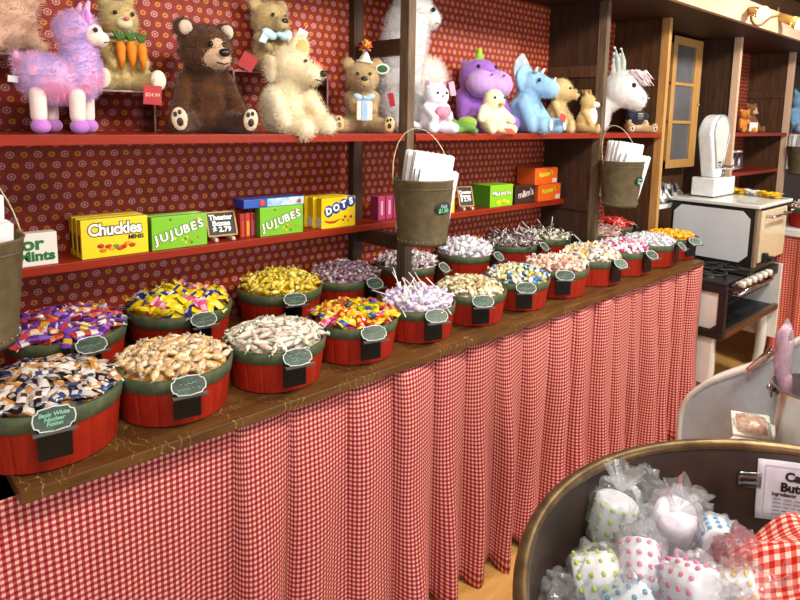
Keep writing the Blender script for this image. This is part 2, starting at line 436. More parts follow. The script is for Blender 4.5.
def plate_outline(w=.037, h=.023, r=.009):
    p = []
    for sx, sz, st in ((1, 1, 0), (-1, 1, 1), (-1, -1, 2), (1, -1, 3)):
        arc = [(w*sx - r*sx*cos(t), h*sz - r*sz*sin(t)) for t in [pi/2*k/4 for k in range(5)]]
        # concave corner: centre at the corner itself
        arc = [(w*sx-r*sx*sin(t), h*sz-r*sz*cos(t)) for t in [pi/2*k/4 for k in range(5)]]
        if st % 2 == 0: arc = arc[::-1]
        if st in (1, 3): pass
        p += arc if st in (0, 2) else arc
        # bulge in the middle of each side
        if st == 0: p += [(.012, h+.0015), (0, h+.0035), (-.012, h+.0015)]
        if st == 1: p += [(-w-.002, .006), (-w-.003, 0), (-w-.002, -.006)]
        if st == 2: p += [(-.012, -h-.0015), (0, -h-.0035), (.012, -h-.0015)]
        if st == 3: p += [(w+.002, -.006), (w+.003, 0), (w+.002, .006)]
    c = sorted(p, key=lambda q: atan2(q[1]*1.5, q[0]))
    return c
OUT = plate_outline()
pan_me = M().box((0, 0, -.047), (.062, .003, .098)).box((0, .006, -.0015), (.05, .012, .003)).mesh('holder', M_blk)
lip_me = M().box((0, 0, 0), (.078, .016, .0025)).box((0, -.007, .002), (.078, .002, .004)).mesh('lip', mat('#5c605e', .25, coat=.6))
plate_me = M().prism(OUT, .002).mesh('plate', M_cham)
bord_me = M().tube([(x*.95, -.0006, z*.93) for x, z in OUT], .0014, 6, closed=True).mesh('border', M_chalkw)
def scribble(seed, lines):
    r = random.Random(seed); k = M()
    for i in range(lines):
        z = .011-(i+.5)*.026/lines; w = r.uniform(.018, .027); x = -w; pts = []
        while x < w:
            pts.append((x, -.0008, z+r.uniform(-.0035, .0035))); x += r.uniform(.0016, .003)
            if r.random() < .12 and len(pts) > 1: k.tube(pts, .0006, 4); pts = []; x += .003
        if len(pts) > 1: k.tube(pts, .0006, 4)
    return k.mesh('lettering', M_chalk)
SCR = [scribble(k, 1+k % 3) for k in range(6)]
nsign = 0
def sign(bx, by, ang, label, words=None, s=1.0, flat=False):
    RIM = globals()['RIM']*s; BH = globals()['BH']*s
    """chalk plate on a black holder that hooks over the rim in the direction ang"""
    global nsign
    t = thing('price_card_holder', label, 'sign', (bx+cos(ang)*(RIM+.0095), by+sin(ang)*(RIM+.0095), CT+BH+.006), ang+pi/2, 'chalk signs on the baskets')
    meshobj('holder', pan_me, t)
    tilt = R(-52)
    rotp = (R(-48) if not flat else R(-12), 0, 0)
    p = meshobj('plate', plate_me, t, (0, -.022, -.008) if not flat else (0, -.012, -.006), rotp)
    meshobj('border', bord_me, p)
    meshobj('lip', lip_me, t, (0, -.040, -.026) if not flat else (0, -.018, -.031))
    if words: text(words, .0112, M_chalk, p, (0, -.001, 0), ext=.0002, off=.0003, shear=.2)
    else: meshobj('lettering', SCR[nsign % 6], p)
    nsign += 1
    return t

# ---- candies
def wrapmat(c, c2=None, ns=80): return mat(c, .22, c2, ns, coat=.35, bump=.25)
CELLO = clear('cellophane', '#ffffff', .12, .72, .6, 150)
def twist_me(name, L, r, body, ends, n=8, ball=False, seed=0):
    """sweet in a paper twisted at both ends"""
    rr = random.Random(seed); m = M(); b = L*.5; c = L*.29
    prof = [(-b, r*.95), (-b*.86, r*.6), (-c*1.12, r*.28), (-c*.95, r*.75), (-c*.5, r*1.0), (0, r*1.05), (c*.5, r*1.0), (c*.95, r*.75), (c*1.12, r*.28), (b*.86, r*.6), (b, r*.95)]
    vs = []
    for i, (x, q) in enumerate(prof):
        e = i < 2 or i > 8
        for k in range(n):
            a = 2*pi*k/n; q2 = q*(1+(.35*((k % 2)*2-1) if e else .05*sin(3*a+i)))
            vs.append((x+(rr.uniform(-.08, .08)*L if e else 0), q2*cos(a), q2*sin(a)*(.55 if e else .85)))
    N = len(prof)
    for seg, mi in ((range(0, 2), 1), (range(2, 8), 0), (range(8, N-1), 1)):
        k0 = len(m.v); m.add(vs if k0 == 0 else [], [(i*n+k, i*n+(k+1) % n, (i+1)*n+(k+1) % n, (i+1)*n+k) if k0 == 0 else (i*n+k-k0, i*n+(k+1) % n-k0, (i+1)*n+(k+1) % n-k0, (i+1)*n+k-k0) for i in seg for k in range(n)], mi, True)
    return m.mesh(name, [body, ends])
def pillow_me(name, L, w, h, c1, c2, seed=0):
    rr = random.Random(seed); m = M(); nu, nv = 8, 4; vs = []
    for sgn in (1, -1):
        for j in range(nv+1):
            for i in range(nu+1):
                u = -1+2*i/nu; v = -1+2*j/nv
                z = sgn*h*(max(0, 1-(abs(u)/.8)**3) if abs(u) < .8 else 0)*(1-v*v)**.6 + (.12*h*((i+j) % 2*2-1) if abs(u) > .7 else 0)
                vs.append((u*L/2, v*w/2*(1 if abs(u) > .8 else .92), z+rr.uniform(-.08, .08)*h))
    q = (nu+1)*(nv+1)
    fs = []; mi = []
    for s_ in (0, 1):
        for j in range(nv):
            for i in range(nu):
                f = (s_*q+j*(nu+1)+i, s_*q+j*(nu+1)+i+1, s_*q+(j+1)*(nu+1)+i+1, s_*q+(j+1)*(nu+1)+i)
                fs.append(f if s_ == 0 else f[::-1]); mi.append(1 if (i in (3, 4) and j in (1, 2)) or i in (0, nu-1) else 0)
    m.add(vs, fs, 0, True); m.mi = mi
    return m.mesh(name, [c1, c2])
def bar_me(name, L, w, h, c1, c2, seed=0):
    m = M(); n = 10; rr = random.Random(seed)
    prof = [(-.5, .1), (-.42, .12), (-.36, 1), (-.12, 1), (.12, 1), (.36, 1), (.42, .12), (.5, .1)]
    vs = []
    for i, (x, q) in enumerate(prof):
        for k in range(n):
            a = 2*pi*k/n; y = cos(a); z = sin(a)
            y = math.copysign(abs(y)**.5, y); z = math.copysign(abs(z)**.6, z)
            vs.append((x*L+(.03*L*((k % 2)*2-1) if i in (0, 7) else 0), y*w/2*(1.1 if q < .5 else 1), z*h/2*q))
    fs = [(i*n+k, i*n+(k+1) % n, (i+1)*n+(k+1) % n, (i+1)*n+k) for i in range(7) for k in range(n)]
    m.add(vs, fs, 0, True); m.mi = [1 if i in (0, 1, 3, 5, 6) else 0 for i in range(7) for k in range(n)]
    return m.mesh(name, [c1, c2])
def ball_me(name, r, c, sq=.9): return M().ball((0, 0, 0), (r, r, r*sq), 0, 8).mesh(name, c)
def kiss_me(name, r, c1, c2, seed=0): return twist_me(name, r*4.2, r, c1, c2, 8, seed=seed)

def heap_mesh(name, cols, hd, cell=.02, seed=0):
    """the sweets underneath, too deep to count: a lumpy mound in wrapper colours"""
    m = M(); rr = random.Random(seed); n, k_ = 28, 9; off = Vector((seed*3.1, 1.7, 0))
    R_ = RIM-.012
    vs = [(0, 0, hd)]
    for i in range(1, k_+1):
        r = R_*i/k_
        for k in range(n):
            a = 2*pi*k/n; p = Vector((r*cos(a), r*sin(a), 0))
            z = hd*(1-(i/k_)**2)+.005*noise.noise(p/cell*1.2+off)-.004
            if i == k_: z = -.012
            vs.append((p.x, p.y, z))
    fs = [(0, 1+k, 1+(k+1) % n) for k in range(n)] + [(1+i*n+k, 1+(i+1)*n+k, 1+(i+1)*n+(k+1) % n, 1+i*n+(k+1) % n) for i in range(k_-1) for k in range(n)]
    t = NT('heap_'+name); v = t.n('ShaderNodeTexVoronoi'); v.inputs['Scale'].default_value = 1/cell; t.l(t.coord('Object'), v.inputs['Vector'])
    sp = t.n('ShaderNodeSeparateXYZ'); t.l(v.outputs['Color'], sp.inputs[0])
    t.l(t.ramp(sp.outputs[0], [(i/len(cols), srgb(c)) for i, c in enumerate(cols)], 'CONSTANT'), t.b.inputs['Base Color'])
    t.b.inputs['Roughness'].default_value = .35
    m.add(vs, fs, 0, True)
    return m.mesh(name, t.m)

def fill(bx, by, variants, count, hd, name, label, cat, group, lie=.35, seed=1, child=None, sc=1.0, s=1.0, spread=.94, cols=(), heap=True, upright=0):
    """sweets one by one on the mound, close together"""
    rr = random.Random(seed); RIM = globals()['RIM']*s; z0 = CT+BH*s+.002; pts = []
    if heap:
        o = meshobj('candy_heap', heap_mesh('candy_heap', cols, hd/s, seed=seed), None, (bx, by, z0)); o.scale = (s, s, s)
        tag(o, 'lower layers of '+cat+' pieces in '+group.replace('the ', 'the '), cat, group+', lower layers', 'stuff')
    R_ = (RIM-.006)*spread
    for i in range(count):
        best = None; bd = -1
        for _ in range(14):
            a = rr.uniform(0, 2*pi); r = R_*sqrt(rr.random()); p = (r*cos(a), r*sin(a))
            d = min([hypot(p[0]-q[0], p[1]-q[1]) for q in pts] or [1])
            if d > bd: bd = d; best = p
        pts.append(best)
    src = {}
    for i, (x, y) in enumerate(pts):
        r = hypot(x, y); q = r/(RIM-.006)
        z = hd*(1-q*q)+.004+rr.uniform(0, .007)
        if q > .82: z = max(z, .004)
        slope = 2*hd*q/(RIM); a = atan2(y, x)
        k = rr.randrange(len(variants))
        if k in src: o = src[k].copy(); COL.objects.link(o)
        else:
            o = bpy.data.objects.new(name, variants[k]); COL.objects.link(o); tag(o, label, cat, group); src[k] = o
        o.location = (bx+x, by+y, z0+z)
        X = Matrix.Rotation(a, 3, 'Z') @ Matrix.Rotation(min(slope, .6), 3, 'Y') @ Matrix.Rotation(-a, 3, 'Z') @ Euler((rr.uniform(-lie, lie)*1.5, rr.uniform(-lie, lie)-(upright if rr.random() < .5 else 0), rr.uniform(0, 2*pi))).to_matrix()
        o.rotation_euler = X.to_euler(); f = sc*rr.uniform(.9, 1.12); o.scale = (f, f, f)
        if child:
            ch = src[k].children[0].copy() if src[k].children else bpy.data.objects.new(*child)
            COL.objects.link(ch); ch.parent = o

FR, BK = 1.53, 1.962
def basket(x, y, what, sx, sy, signlabel, words=None, flat=False, s=1.0):
    t = thing('candy_basket', what, 'basket', (x, y, CT+.0005), rnd.uniform(0, 6), 'red candy baskets on the counter'); t.scale = (s, s, s)
    meshobj('body', BM, t); meshobj('hoop', HM, t)
    p = at(sx, sy, Z=CT+BH*s*.78)
    a = atan2(p.y-y, p.x-x); c = atan2(-y, -x); d = (c-a+pi) % (2*pi)-pi
    sign(x, y, a+max(-.32, min(.32, d*.4)), signlabel, words, s, flat)

def W(*cs): return [wrapmat(c) for c in cs]
white, cream = wrapmat('#e9e6e2'), wrapmat('#e6d9bd')
def xright(px, y, R_, z):             # basket centre whose rim reaches pixel px at its right side
    a, b = -1.0, 4.0
    for _ in range(40):
        m = (a+b)/2
        if max(px_of((m+R_*cos(t*.1), y+R_*sin(t*.1), z))[0] for t in range(63)) < px: a = m
        else: b = m
    return m
# --- front row
def baskets():
    # 1 folded nougat wrappers
    x, y = xright(122, 1.53, RIM*1.12, CT+BH*1.12), 1.53
    basket(x, y, 'red basket of brown and white foil candies at the counter\'s near left end', 62, 436, 'chalk sign reading Basic White Nuclear Fusion on the nearest left basket', 'Basic White\nNuclear\nFusion', True, s=1.12)
    V = [pillow_me('nougat_candy', .045, .024, .007, wrapmat(a), wrapmat(b), i) for i, (a, b) in enumerate((('#d9d3cc', '#e8dfd6'), ('#c98a3c', '#e4c8a0'), ('#2a1c1c', '#b9a89a'), ('#3a4470', '#d8d4d4'), ('#d7d2cf', '#4a3426'), ('#b98a58', '#efe9e0'), ('#221a1e', '#8d8594'), ('#dcd6d0', '#c88d47')))]
    fill(x, y, V, 130, .028, 'nougat_candy', 'flat foil wrapped candy in white, brown and amber in the nearest left basket', 'candy', 'foil candies in the nearest left basket', .4, 11, s=1.12, cols=('#d9d3cc', '#c98a3c', '#2a1c1c', '#3a4470', '#6a5a50'))
    # 2 amber sweets in clear twists
    x, y = .604, 1.53
    basket(x, y, 'red basket of amber candies in clear twists, second in the front row', 203, 398, 'chalk sign on the basket of amber clear wrapped candies', s=1.03)
    A = [twist_me('butterscotch_candy', .044, .0085, mat(c, .15, c2, 70, coat=.8), mat('#f8f1e4', .15, '#e6cfa4', 90, coat=.6, alpha=.65), seed=i) for i, (c, c2) in enumerate((('#dcae68', '#f4e6c4'), ('#cf9444', '#f4deb0'), ('#ead0a0', '#f9f2e2'), ('#c08236', '#f0dcb4')))]  # whitish mottling paints the wrapper's highlights into the amber
    V = A
    fill(x, y, V, 105, .026, 'butterscotch_candy', 'amber candy in a clear twisted wrapper in second front basket', 'candy', 'amber clear wrapped candies in the second front basket', .5, 12, s=1.03, cols=('#c98a3a', '#e5c48a', '#b9772c', '#efd9b0'))
    # 3 long white taffies
    x, y = .891, 1.518
    basket(x, y, 'red basket of long white taffies, third in the front row', 317, 366, 'tilted chalk sign on the basket of long white taffies')
    V = [twist_me('taffy_candy', .064, .0080, wrapmat(a, b, 60), wrapmat('#9fb79c', '#dfe4d4', 90), seed=i) for i, (a, b) in enumerate((('#f0e9dc', '#e8dac8'), ('#efe6d6', '#e2b8ac'), ('#f2ecdf', '#c8d0b6'), ('#eee4d4', '#dcc2b2')))]
    fill(x, y, V, 95, .028, 'taffy_candy', 'long white taffy with pink and green printed twist wrapper', 'candy', 'long white taffies in the third front basket', .35, 13, cols=('#ece3d2', '#b9c2a4', '#dba79a', '#e8dcc8'))
    # 4 yellow, red and green fruit chews
    x, y = 1.175, 1.528
    basket(x, y, 'red basket of yellow and pink fruit candies, fourth in the front row', 393, 342, 'tilted chalk sign on the basket of yellow and pink candies')
    V = [pillow_me('fruit_chew', .052, .024, .008, wrapmat(a), wrapmat(b), i) for i, (a, b) in enumerate((('#e8c21c', '#f0dc60'), ('#e3b818', '#c8321c'), ('#d8407a', '#f0a8c0'), ('#e6c81e', '#5a9a38'), ('#c23a20', '#f0c840'), ('#e7a018', '#f5e6a0'), ('#2c5aa8', '#e8d030')))]
    fill(x, y, V, 85, .026, 'fruit_chew', 'yellow, red or pink fruit chew in fourth front basket', 'candy', 'fruit chews in the fourth front basket', .4, 14, cols=('#e8c21c', '#d8407a', '#c23a20', '#5a9a38'))
    # 5 lollipops
    x, y = 1.447, 1.525
    basket(x, y, 'red basket of white and lilac lollipops with sticks, fifth in the front row', 458, 325, 'tilted chalk sign on the lollipop basket', s=.95)
    stick = M().cyl((0, 0, -.075), (0, 0, -.008), .0019, n=6).mesh('stick', mat('#f1efec', .5))
    def pop(c, c2, i): 
        m = M().ball((0, 0, 0), (.0125, .0125, .012), 0, 10); m.tube([(0, 0, -.010), (0, 0, -.016), (0, 0, -.026)], [.005, .0035, .010], 8, 1)
        return m.mesh('lollipop', [wrapmat(c, c2, 120), wrapmat('#ebe7ee')])
    V = [pop(a, b, i) for i, (a, b) in enumerate((('#ece6f0', '#c9b6dc'), ('#f0eced', '#d8b3c6'), ('#b79bd6', '#e8e0f2'), ('#efeaf0', '#9e8ac8')))]
    fill(x, y, V, 75, .030, 'lollipop', 'white and lilac wrapped lollipop in the fifth front basket', 'lollipop', 'lollipops in the fifth front basket', 1.1, 15, child=('stick', stick), s=.95, cols=('#e9e4ec', '#c9b6dc', '#d8c8dc'), upright=2.0)
    # 6 cream caramels
    x, y = 1.719, 1.52
    basket(x, y, 'red basket of cream coloured wrapped chews, sixth in the front row', 492, 308, 'chalk sign on the basket of cream chews', s=.95)
    V = [bar_me('caramel_chew', .045, .017, .012, wrapmat(a), wrapmat(b), i) for i, (a, b) in enumerate((('#dccfa8', '#c7b27e'), ('#e6dcc0', '#b99a58'), ('#cfc19a', '#eee6cf'), ('#d9c9a2', '#8c8a5c')))]
    fill(x, y, V, 85, .026, 'caramel_chew', 'cream and tan wrapped chew in sixth front basket', 'candy', 'cream chews in the sixth front basket', .5, 16, s=.95, cols=('#dccfa8', '#c7b27e', '#e6dcc0'))
    # 7 blue, yellow and white
    x, y = 1.995, 1.52
    basket(x, y, 'red basket of blue, yellow and white candies, seventh in the front row', 541, 300, 'chalk sign on the basket of blue and yellow candies', s=.95)
    V = [kiss_me('salt_water_taffy', .0095, wrapmat(a), wrapmat(b), i) for i, (a, b) in enumerate((('#e8cf58', '#f2efe6'), ('#f0eee8', '#2c86c8'), ('#2478c4', '#f0eee8'), ('#efe3a2', '#2c86c8'), ('#f1eadc', '#e8cf58')))]
    fill(x, y, V, 95, .032, 'salt_water_taffy', 'blue, yellow or white twist candy in seventh front basket', 'candy', 'blue and yellow candies in the seventh front basket', .7, 17, s=.95, cols=('#e8cf58', '#f0eee8', '#2478c4'))
    # 8 peach
    x, y = 2.271, 1.52
    basket(x, y, 'red basket of pale peach candies, eighth in the front row', 575, 284, 'chalk sign on the basket of peach candies')
    V = [kiss_me('peach_taffy', .010, wrapmat(a, b, 60), wrapmat('#f0e2d6'), i) for i, (a, b) in enumerate((('#f0c9a8', '#f6e6d6'), ('#efb48c', '#f4dccb'), ('#f3ddcd', '#9a4a3a'), ('#f0d4c4', '#e9a070')))]
    fill(x, y, V, 70, .028, 'peach_taffy', 'peach and white twist candy in eighth front basket', 'candy', 'peach candies in the eighth front basket', .7, 18, cols=('#f0c9a8', '#f3ddcd', '#efb48c'))
    # 9 pastel mix
    x, y = 2.56, 1.525
    basket(x, y, 'red basket of mixed pastel candies, ninth in the front row', 632, 268, 'tilted pale chalk sign on the mixed pastel candy basket')
    V = [kiss_me('pastel_taffy', .0125, wrapmat(a), wrapmat(b), i) for i, (a, b) in enumerate((('#ece8e0', '#f4f0ea'), ('#eedc8a', '#f2eee4'), ('#d8e0b0', '#f0ede2'), ('#f0c8c4', '#f3efe8'), ('#e9b76a', '#f1ece0')))]
    fill(x, y, V, 75, .040, 'pastel_taffy', 'pastel twist candy heaped in the ninth front basket', 'candy', 'pastel candies in the ninth front basket', .7, 19, cols=('#ece8e0', '#eedc8a', '#d8e0b0', '#f0c8c4'))
    # 10 pink and white
    x, y = 2.845, 1.525
    basket(x, y, 'red basket of magenta and white candies, tenth in the front row', 663, 259, 'tilted pale chalk sign on the magenta and white candy basket')
    V = [kiss_me('mint_twist', .010, wrapmat(a), wrapmat(b), i) for i, (a, b) in enumerate((('#c03a78', '#f2eaf0'), ('#f1ecef', '#c03a78'), ('#f4f0f2', '#f0e4ea'), ('#d87aa4', '#f4eef2')))]
    fill(x, y, V, 85, .032, 'mint_twist', 'magenta and white twist candy in tenth front basket', 'candy', 'magenta and white candies in the tenth front basket', .7, 20, cols=('#c03a78', '#f1ecef', '#e0a0bc'))
    # 11 white
    x, y = 3.128, 1.525
    basket(x, y, 'red basket of plain white candies, eleventh in the front row', 684, 249, 'tilted pale chalk sign on the front basket of plain white candies')
    V = [kiss_me('white_mint', .010, wrapmat(a), wrapmat(b), i) for i, (a, b) in enumerate((('#edebf0', '#f6f4f8'), ('#e6e2ea', '#f2f0f4'), ('#f2eef2', '#d8d0de')))]
    fill(x, y, V, 65, .024, 'white_mint', 'plain white twist candy in eleventh front basket', 'candy', 'white candies in the eleventh front basket', .7, 21, cols=('#edebf0', '#e6e2ea'))
    # 12 yellow balls
    x, y = 3.41, 1.53
    basket(x-.12+.12, y, 'half-full red basket of yellow sweets at the counter\'s far end', 708, 246, 'tilted pale chalk sign on the half-full basket of yellow sweets')
    V = [ball_me('yellow_sweet', .0115, mat(c, .35)) for c in ('#f0b41c', '#f2c22a', '#e89a18')]
    fill(x, y, V, 90, .010, 'yellow_sweet', 'small round yellow sweet in the far end basket', 'candy', 'yellow sweets in the far end basket', .5, 22, cols=('#f0b41c', '#e89a18'), spread=.86)
    # --- back row
    y = BK
    x = xright(126, BK-.03, RIM*1.12, CT+BH*1.12)
    basket(x, y-.03, 'red basket of purple and orange taffy bars at the left of the back row', 90, 345, 'chalk sign on the basket of purple taffy bars', s=1.12)
    V = [bar_me('taffy_bar', .078, .022, .014, wrapmat(a), wrapmat(b), i) for i, (a, b) in enumerate((('#6a3aa0', '#8a5ac0'), ('#5a2a8c', '#e0d6e4'), ('#c8442c', '#e88a50'), ('#d87a34', '#f0d8b8'), ('#7a46b0', '#c03a3a'), ('#ece4e0', '#b23a34'), ('#a06ac8', '#5a2a8c'), ('#c9a82c', '#6a3aa0'), ('#3a2050', '#8a5ac0')))]
    fill(x, y-.03, V, 105, .026, 'taffy_bar', 'purple, orange or white taffy bar in the back row basket', 'candy', 'taffy bars at the left of the back row', .4, 31, s=1.12, cols=('#6a3aa0', '#c8442c', '#3a2050', '#a06ac8'))
    x = .795
    basket(x, y-.02, 'red basket of yellow and blue taffies, second in the back row', 209, 322, 'chalk sign on the yellow and blue taffy basket', s=1.13)
    V = [pillow_me('yellow_taffy', .068, .030, .010, wrapmat(a), wrapmat(b), i) for i, (a, b) in enumerate((('#e8d01c', '#f2e466'), ('#e2c416', '#f0dc3a'), ('#e9d42a', '#d8b010'), ('#e4cc1a', '#f0dc3a'), ('#22357e', '#e4e2ee'), ('#d85a8a', '#f0b0c4'), ('#e6cc18', '#22357e'), ('#e8d01c', '#c84a1c')))]
    fill(x, y-.02, V, 80, .038, 'yellow_taffy', 'yellow, navy or pink packet in second back basket', 'candy', 'yellow and navy packets in the second back basket', .55, 32, s=1.13, cols=('#e8d01c', '#22357e', '#d85a8a', '#e2c416'))
    x = 1.165
    basket(x, y-.01, 'red basket heaped with golden yellow drops, third in the back row', 300, 303, 'chalk sign on the golden yellow drop basket', s=1.08)
    V = [twist_me('lemon_drop', .046, .0085, mat(c, .15, c2, 70, coat=.8), mat('#e6d488', .2, '#c8a828', 90, coat=.5, alpha=.85), seed=i) for i, (c, c2) in enumerate((('#dcbc1c', '#f4e66a'), ('#d0ac14', '#ecd848'), ('#e6cc40', '#f8f0a0'), ('#c09c10', '#e4cc48')))]
    fill(x, y-.01, V, 105, .042, 'lemon_drop', 'golden yellow drop in a clear twist in third back basket', 'candy', 'golden yellow drops in the third back basket', .8, 33, s=1.08, cols=('#d4ae14', '#c8a010', '#e0c030', '#9a780c'))
    x = 1.461
    basket(x, y, 'red basket of mauve wrapped candies beside the lower end of the shelf divider', 389, 287, 'chalk sign on the basket of mauve candies')
    V = [kiss_me('mauve_candy', .0105, wrapmat(a, b, 70), wrapmat(c), i) for i, (a, b, c) in enumerate((('#7a3a58', '#c0a0b4', '#d8ccd4'), ('#a88aa0', '#5c2840', '#cfc0ca'), ('#6a2c48', '#b898a8', '#e4dade'), ('#c8b4b8', '#8a4a60', '#e6dcc8')))]
    fill(x, y, V, 80, .032, 'mauve_candy', 'mauve and silver twist candy in fourth back basket', 'candy', 'mauve candies in the fourth back basket', .8, 34, cols=('#7a3a58', '#a88aa0', '#c8b4b8'))
    x = 1.80
    basket(x, y, 'red basket of brown and white candies right behind the middle pail\'s post', 449, 270, 'chalk sign on the basket of brown and white candies')
    V = [kiss_me('root_beer_candy', .0105, wrapmat(a, b, 70), wrapmat(c), i) for i, (a, b, c) in enumerate((('#ece4e4', '#6a3a34', '#efe8ea'), ('#5a2c28', '#e4d8d8', '#f0eaea'), ('#f0e9ea', '#d0b4b4', '#f4f0f0')))]
    fill(x, y, V, 75, .028, 'root_beer_candy', 'brown and white twist candy in fifth back basket', 'candy', 'brown and white candies in the fifth back basket', .8, 35, cols=('#ece4e4', '#6a3a34', '#d0b4b4'))
    x = 2.17
    basket(x, y, 'red basket heaped high with silver white candies, sixth in the back row', 503, 259, 'chalk sign on the basket of silver white candies')
    V = [kiss_me('silver_kiss', .0115, wrapmat(a), wrapmat(b), i) for i, (a, b) in enumerate((('#eceaee', '#f8f6fa'), ('#dcd8e0', '#f0eef4'), ('#f4f2f6', '#cfccd6')))]
    fill(x, y, V, 80, .050, 'silver_kiss', 'silver white twist candy heaped in sixth back basket', 'candy', 'silver white candies in the sixth back basket', .8, 36, cols=('#eceaee', '#dcd8e0', '#b8b4c0'))
    stick2 = M().cyl((0, 0, -.07), (0, 0, -.008), .0019, n=6).mesh('stick', mat('#f1efec', .5))
    def pop2(c, c2):
        m = M().ball((0, 0, 0), (.013, .013, .012), 0, 10); m.tube([(0, 0, .008), (0, 0, .016), (.004, 0, .030)], [.008, .004, .013], 8, 1); m.tube([(0, 0, -.008), (0, 0, -.02), (0, 0, -.03)], [.008, .003, .009], 8, 1)
        return m.mesh('clear_lollipop', [mat(c, .25, c2, 80, coat=.5), CELLO])
    x = 2.525
    basket(x, y, 'red basket of dark lollipops in clear wrap, seventh in the back row', 545, 249, 'chalk sign on the basket of dark clear wrapped lollipops')
    V = [pop2(a, b) for a, b in (('#5a3434', '#b0a0a0'), ('#7a5050', '#c8bcbc'), ('#8a7a7c', '#e0d8da'), ('#4a2828', '#9a8a8a'))]
    fill(x, y, V, 60, .026, 'clear_lollipop', 'dark brown lollipop in clear wrap in seventh back basket', 'lollipop', 'dark lollipops in the seventh back basket', 1.2, 37, child=('stick', stick2), cols=('#5a3434', '#9a8a8a', '#7a5050'), upright=2.1)
    x = 2.812
    basket(x, y, 'red basket of pale lollipops with sticks up, left of the right-hand pail\'s post', 583, 240, 'dark chalk sign on the basket of pale lollipops')
    V = [pop2(a, b) for a, b in (('#dcd8b8', '#f0eee0'), ('#cfd0b0', '#e8e4d0'), ('#e6dfc0', '#f4f0e4'))]
    fill(x, y, V, 50, .022, 'clear_lollipop', 'pale cream lollipop in clear wrap in eighth back basket', 'lollipop', 'pale lollipops in the eighth back basket', 1.3, 38, child=('stick', stick2), cols=('#dcd8b8', '#b8b898', '#e6dfc0'), upright=2.5)
    x = 3.16
    basket(x, y-.11, 'red basket of peach and white candies below the right-hand pail', 624, 228, 'tilted silver sign on the basket of candies below the right-hand pail')
    V = [twist_me('candy_stick', .07, .005, wrapmat(a), wrapmat(b), seed=i) for i, (a, b) in enumerate((('#f0d4c8', '#f6ece4'), ('#e8a890', '#f4e4dc'), ('#f2e6de', '#e2604c')))]
    fill(x, y-.11, V, 55, .03, 'candy_stick', 'peach and white candy stick below the right-hand pail', 'candy', 'peach candy sticks below the right-hand pail', 1.0, 39, cols=('#f0d4c8', '#e8a890'))
    x = 3.50
    basket(x-.055, y-.02, 'red basket of bright red candies by the honey coloured post', 652, 222, 'tilted silver sign on the basket of bright red candies')
    V = [pillow_me('red_chew', .05, .022, .009, wrapmat(a), wrapmat(b), i) for i, (a, b) in enumerate((('#c8281e', '#e05a48'), ('#d83a2c', '#f0d0c8'), ('#b81e18', '#d84a3c')))]
    fill(x-.055, y-.02, V, 60, .03, 'red_chew', 'bright red packet in the back basket by the post', 'candy', 'red packets in the back basket by the honey post', .6, 40, cols=('#c8281e', '#d83a2c'))
baskets()
# ------------------------------------------------------------------ cartons on the lower shelf
def carton(name, label, x0, x1, h, d, y, c, side=None, group='candy cartons on the lower shelf', z=None, cat='box', rz=0):
    t = thing(name, label, cat, ((x0+x1)/2, y, z if z is not None else MZ+.0005), rz, group)
    w = x1-x0
    m = M().box((0, d/2, h/2), (w, d, h))
    m.mi = [0]*6
    if side: m.mi = [0, 0, 0, 1, 0, 1]
    m.build('carton', [mat(c, .35, c, 20, coat=.3), mat(side or c, .35, side or c, 20)], t, .0015)
    t['w'] = w; t['h'] = h; del t['w']; del t['h']
    return t
def flag(m_, pts, mt, t, y, name='printed_picture'): return m_
def blobs(t, spots, y, name='printed_candies'):
    cols = sorted({c for *_, c in spots}); m = M()
    for x, z, rx, rz_, c in spots: m.ball((x, y, z), (rx, .0006, rz_), cols.index(c), 8)
    return m.build(name, [mat(c, .4) for c in cols], t)
K_w, K_k, K_g = mat('#f6f4ee', .45), mat('#151413', .45), mat('#1f7a34', .45)
yb = MY+.012
# white mint carton, partly behind the left pail
t = carton('mint_carton', 'white mint carton with green lettering beside the left pail', .300, .462, .092, .04, yb, '#ece9e2')
text('Junior', .050, K_g, t, (.047, -.001, .062), off=.0018, sx=1.1, align='RIGHT'); text('Mints', .037, K_g, t, (.074, -.001, .027), off=.0016, sx=1.1, align='RIGHT')
# yellow gumdrop cartons, three deep
yel = '#ecd21a'
for k in range(3):
    t = carton('gumdrop_carton', ['front yellow carton of chewy candies left of the green cartons', 'yellow carton directly behind the front one at the left', 'rearmost of the three yellow cartons at the left'][k], .523-.0*k, .711, .115, .034, yb+.042*k, yel, '#d9b813')
    m = M().box((-.0945, .017, .045), (.001, .016, .05)); m.build('side_window', mat('#4a2412', .4), t)
    if k == 0:
        text('Chuckles', .050, K_k, t, (0, -.0006, .082), off=.0042, sx=.86, space=.95); text('Chuckles', .050, K_w, t, (0, -.0014, .082), off=.0016, sx=.86, space=.95, name='white_lettering')
        text('MINIS', .018, K_k, t, (.058, -.001, .053), off=.0006)
        r = random.Random(2)
        blobs(t, [(-.045+.011*i+r.uniform(-.003, .003), .020+r.uniform(0, .016), .010, .007, c) for i, c in enumerate(('#b8321c', '#e07818', '#c8281c', '#e8a820', '#6a8a28', '#d0481c', '#b8241c', '#e89a1c', '#c83a20'))], -.001)
green = '#7ac020'
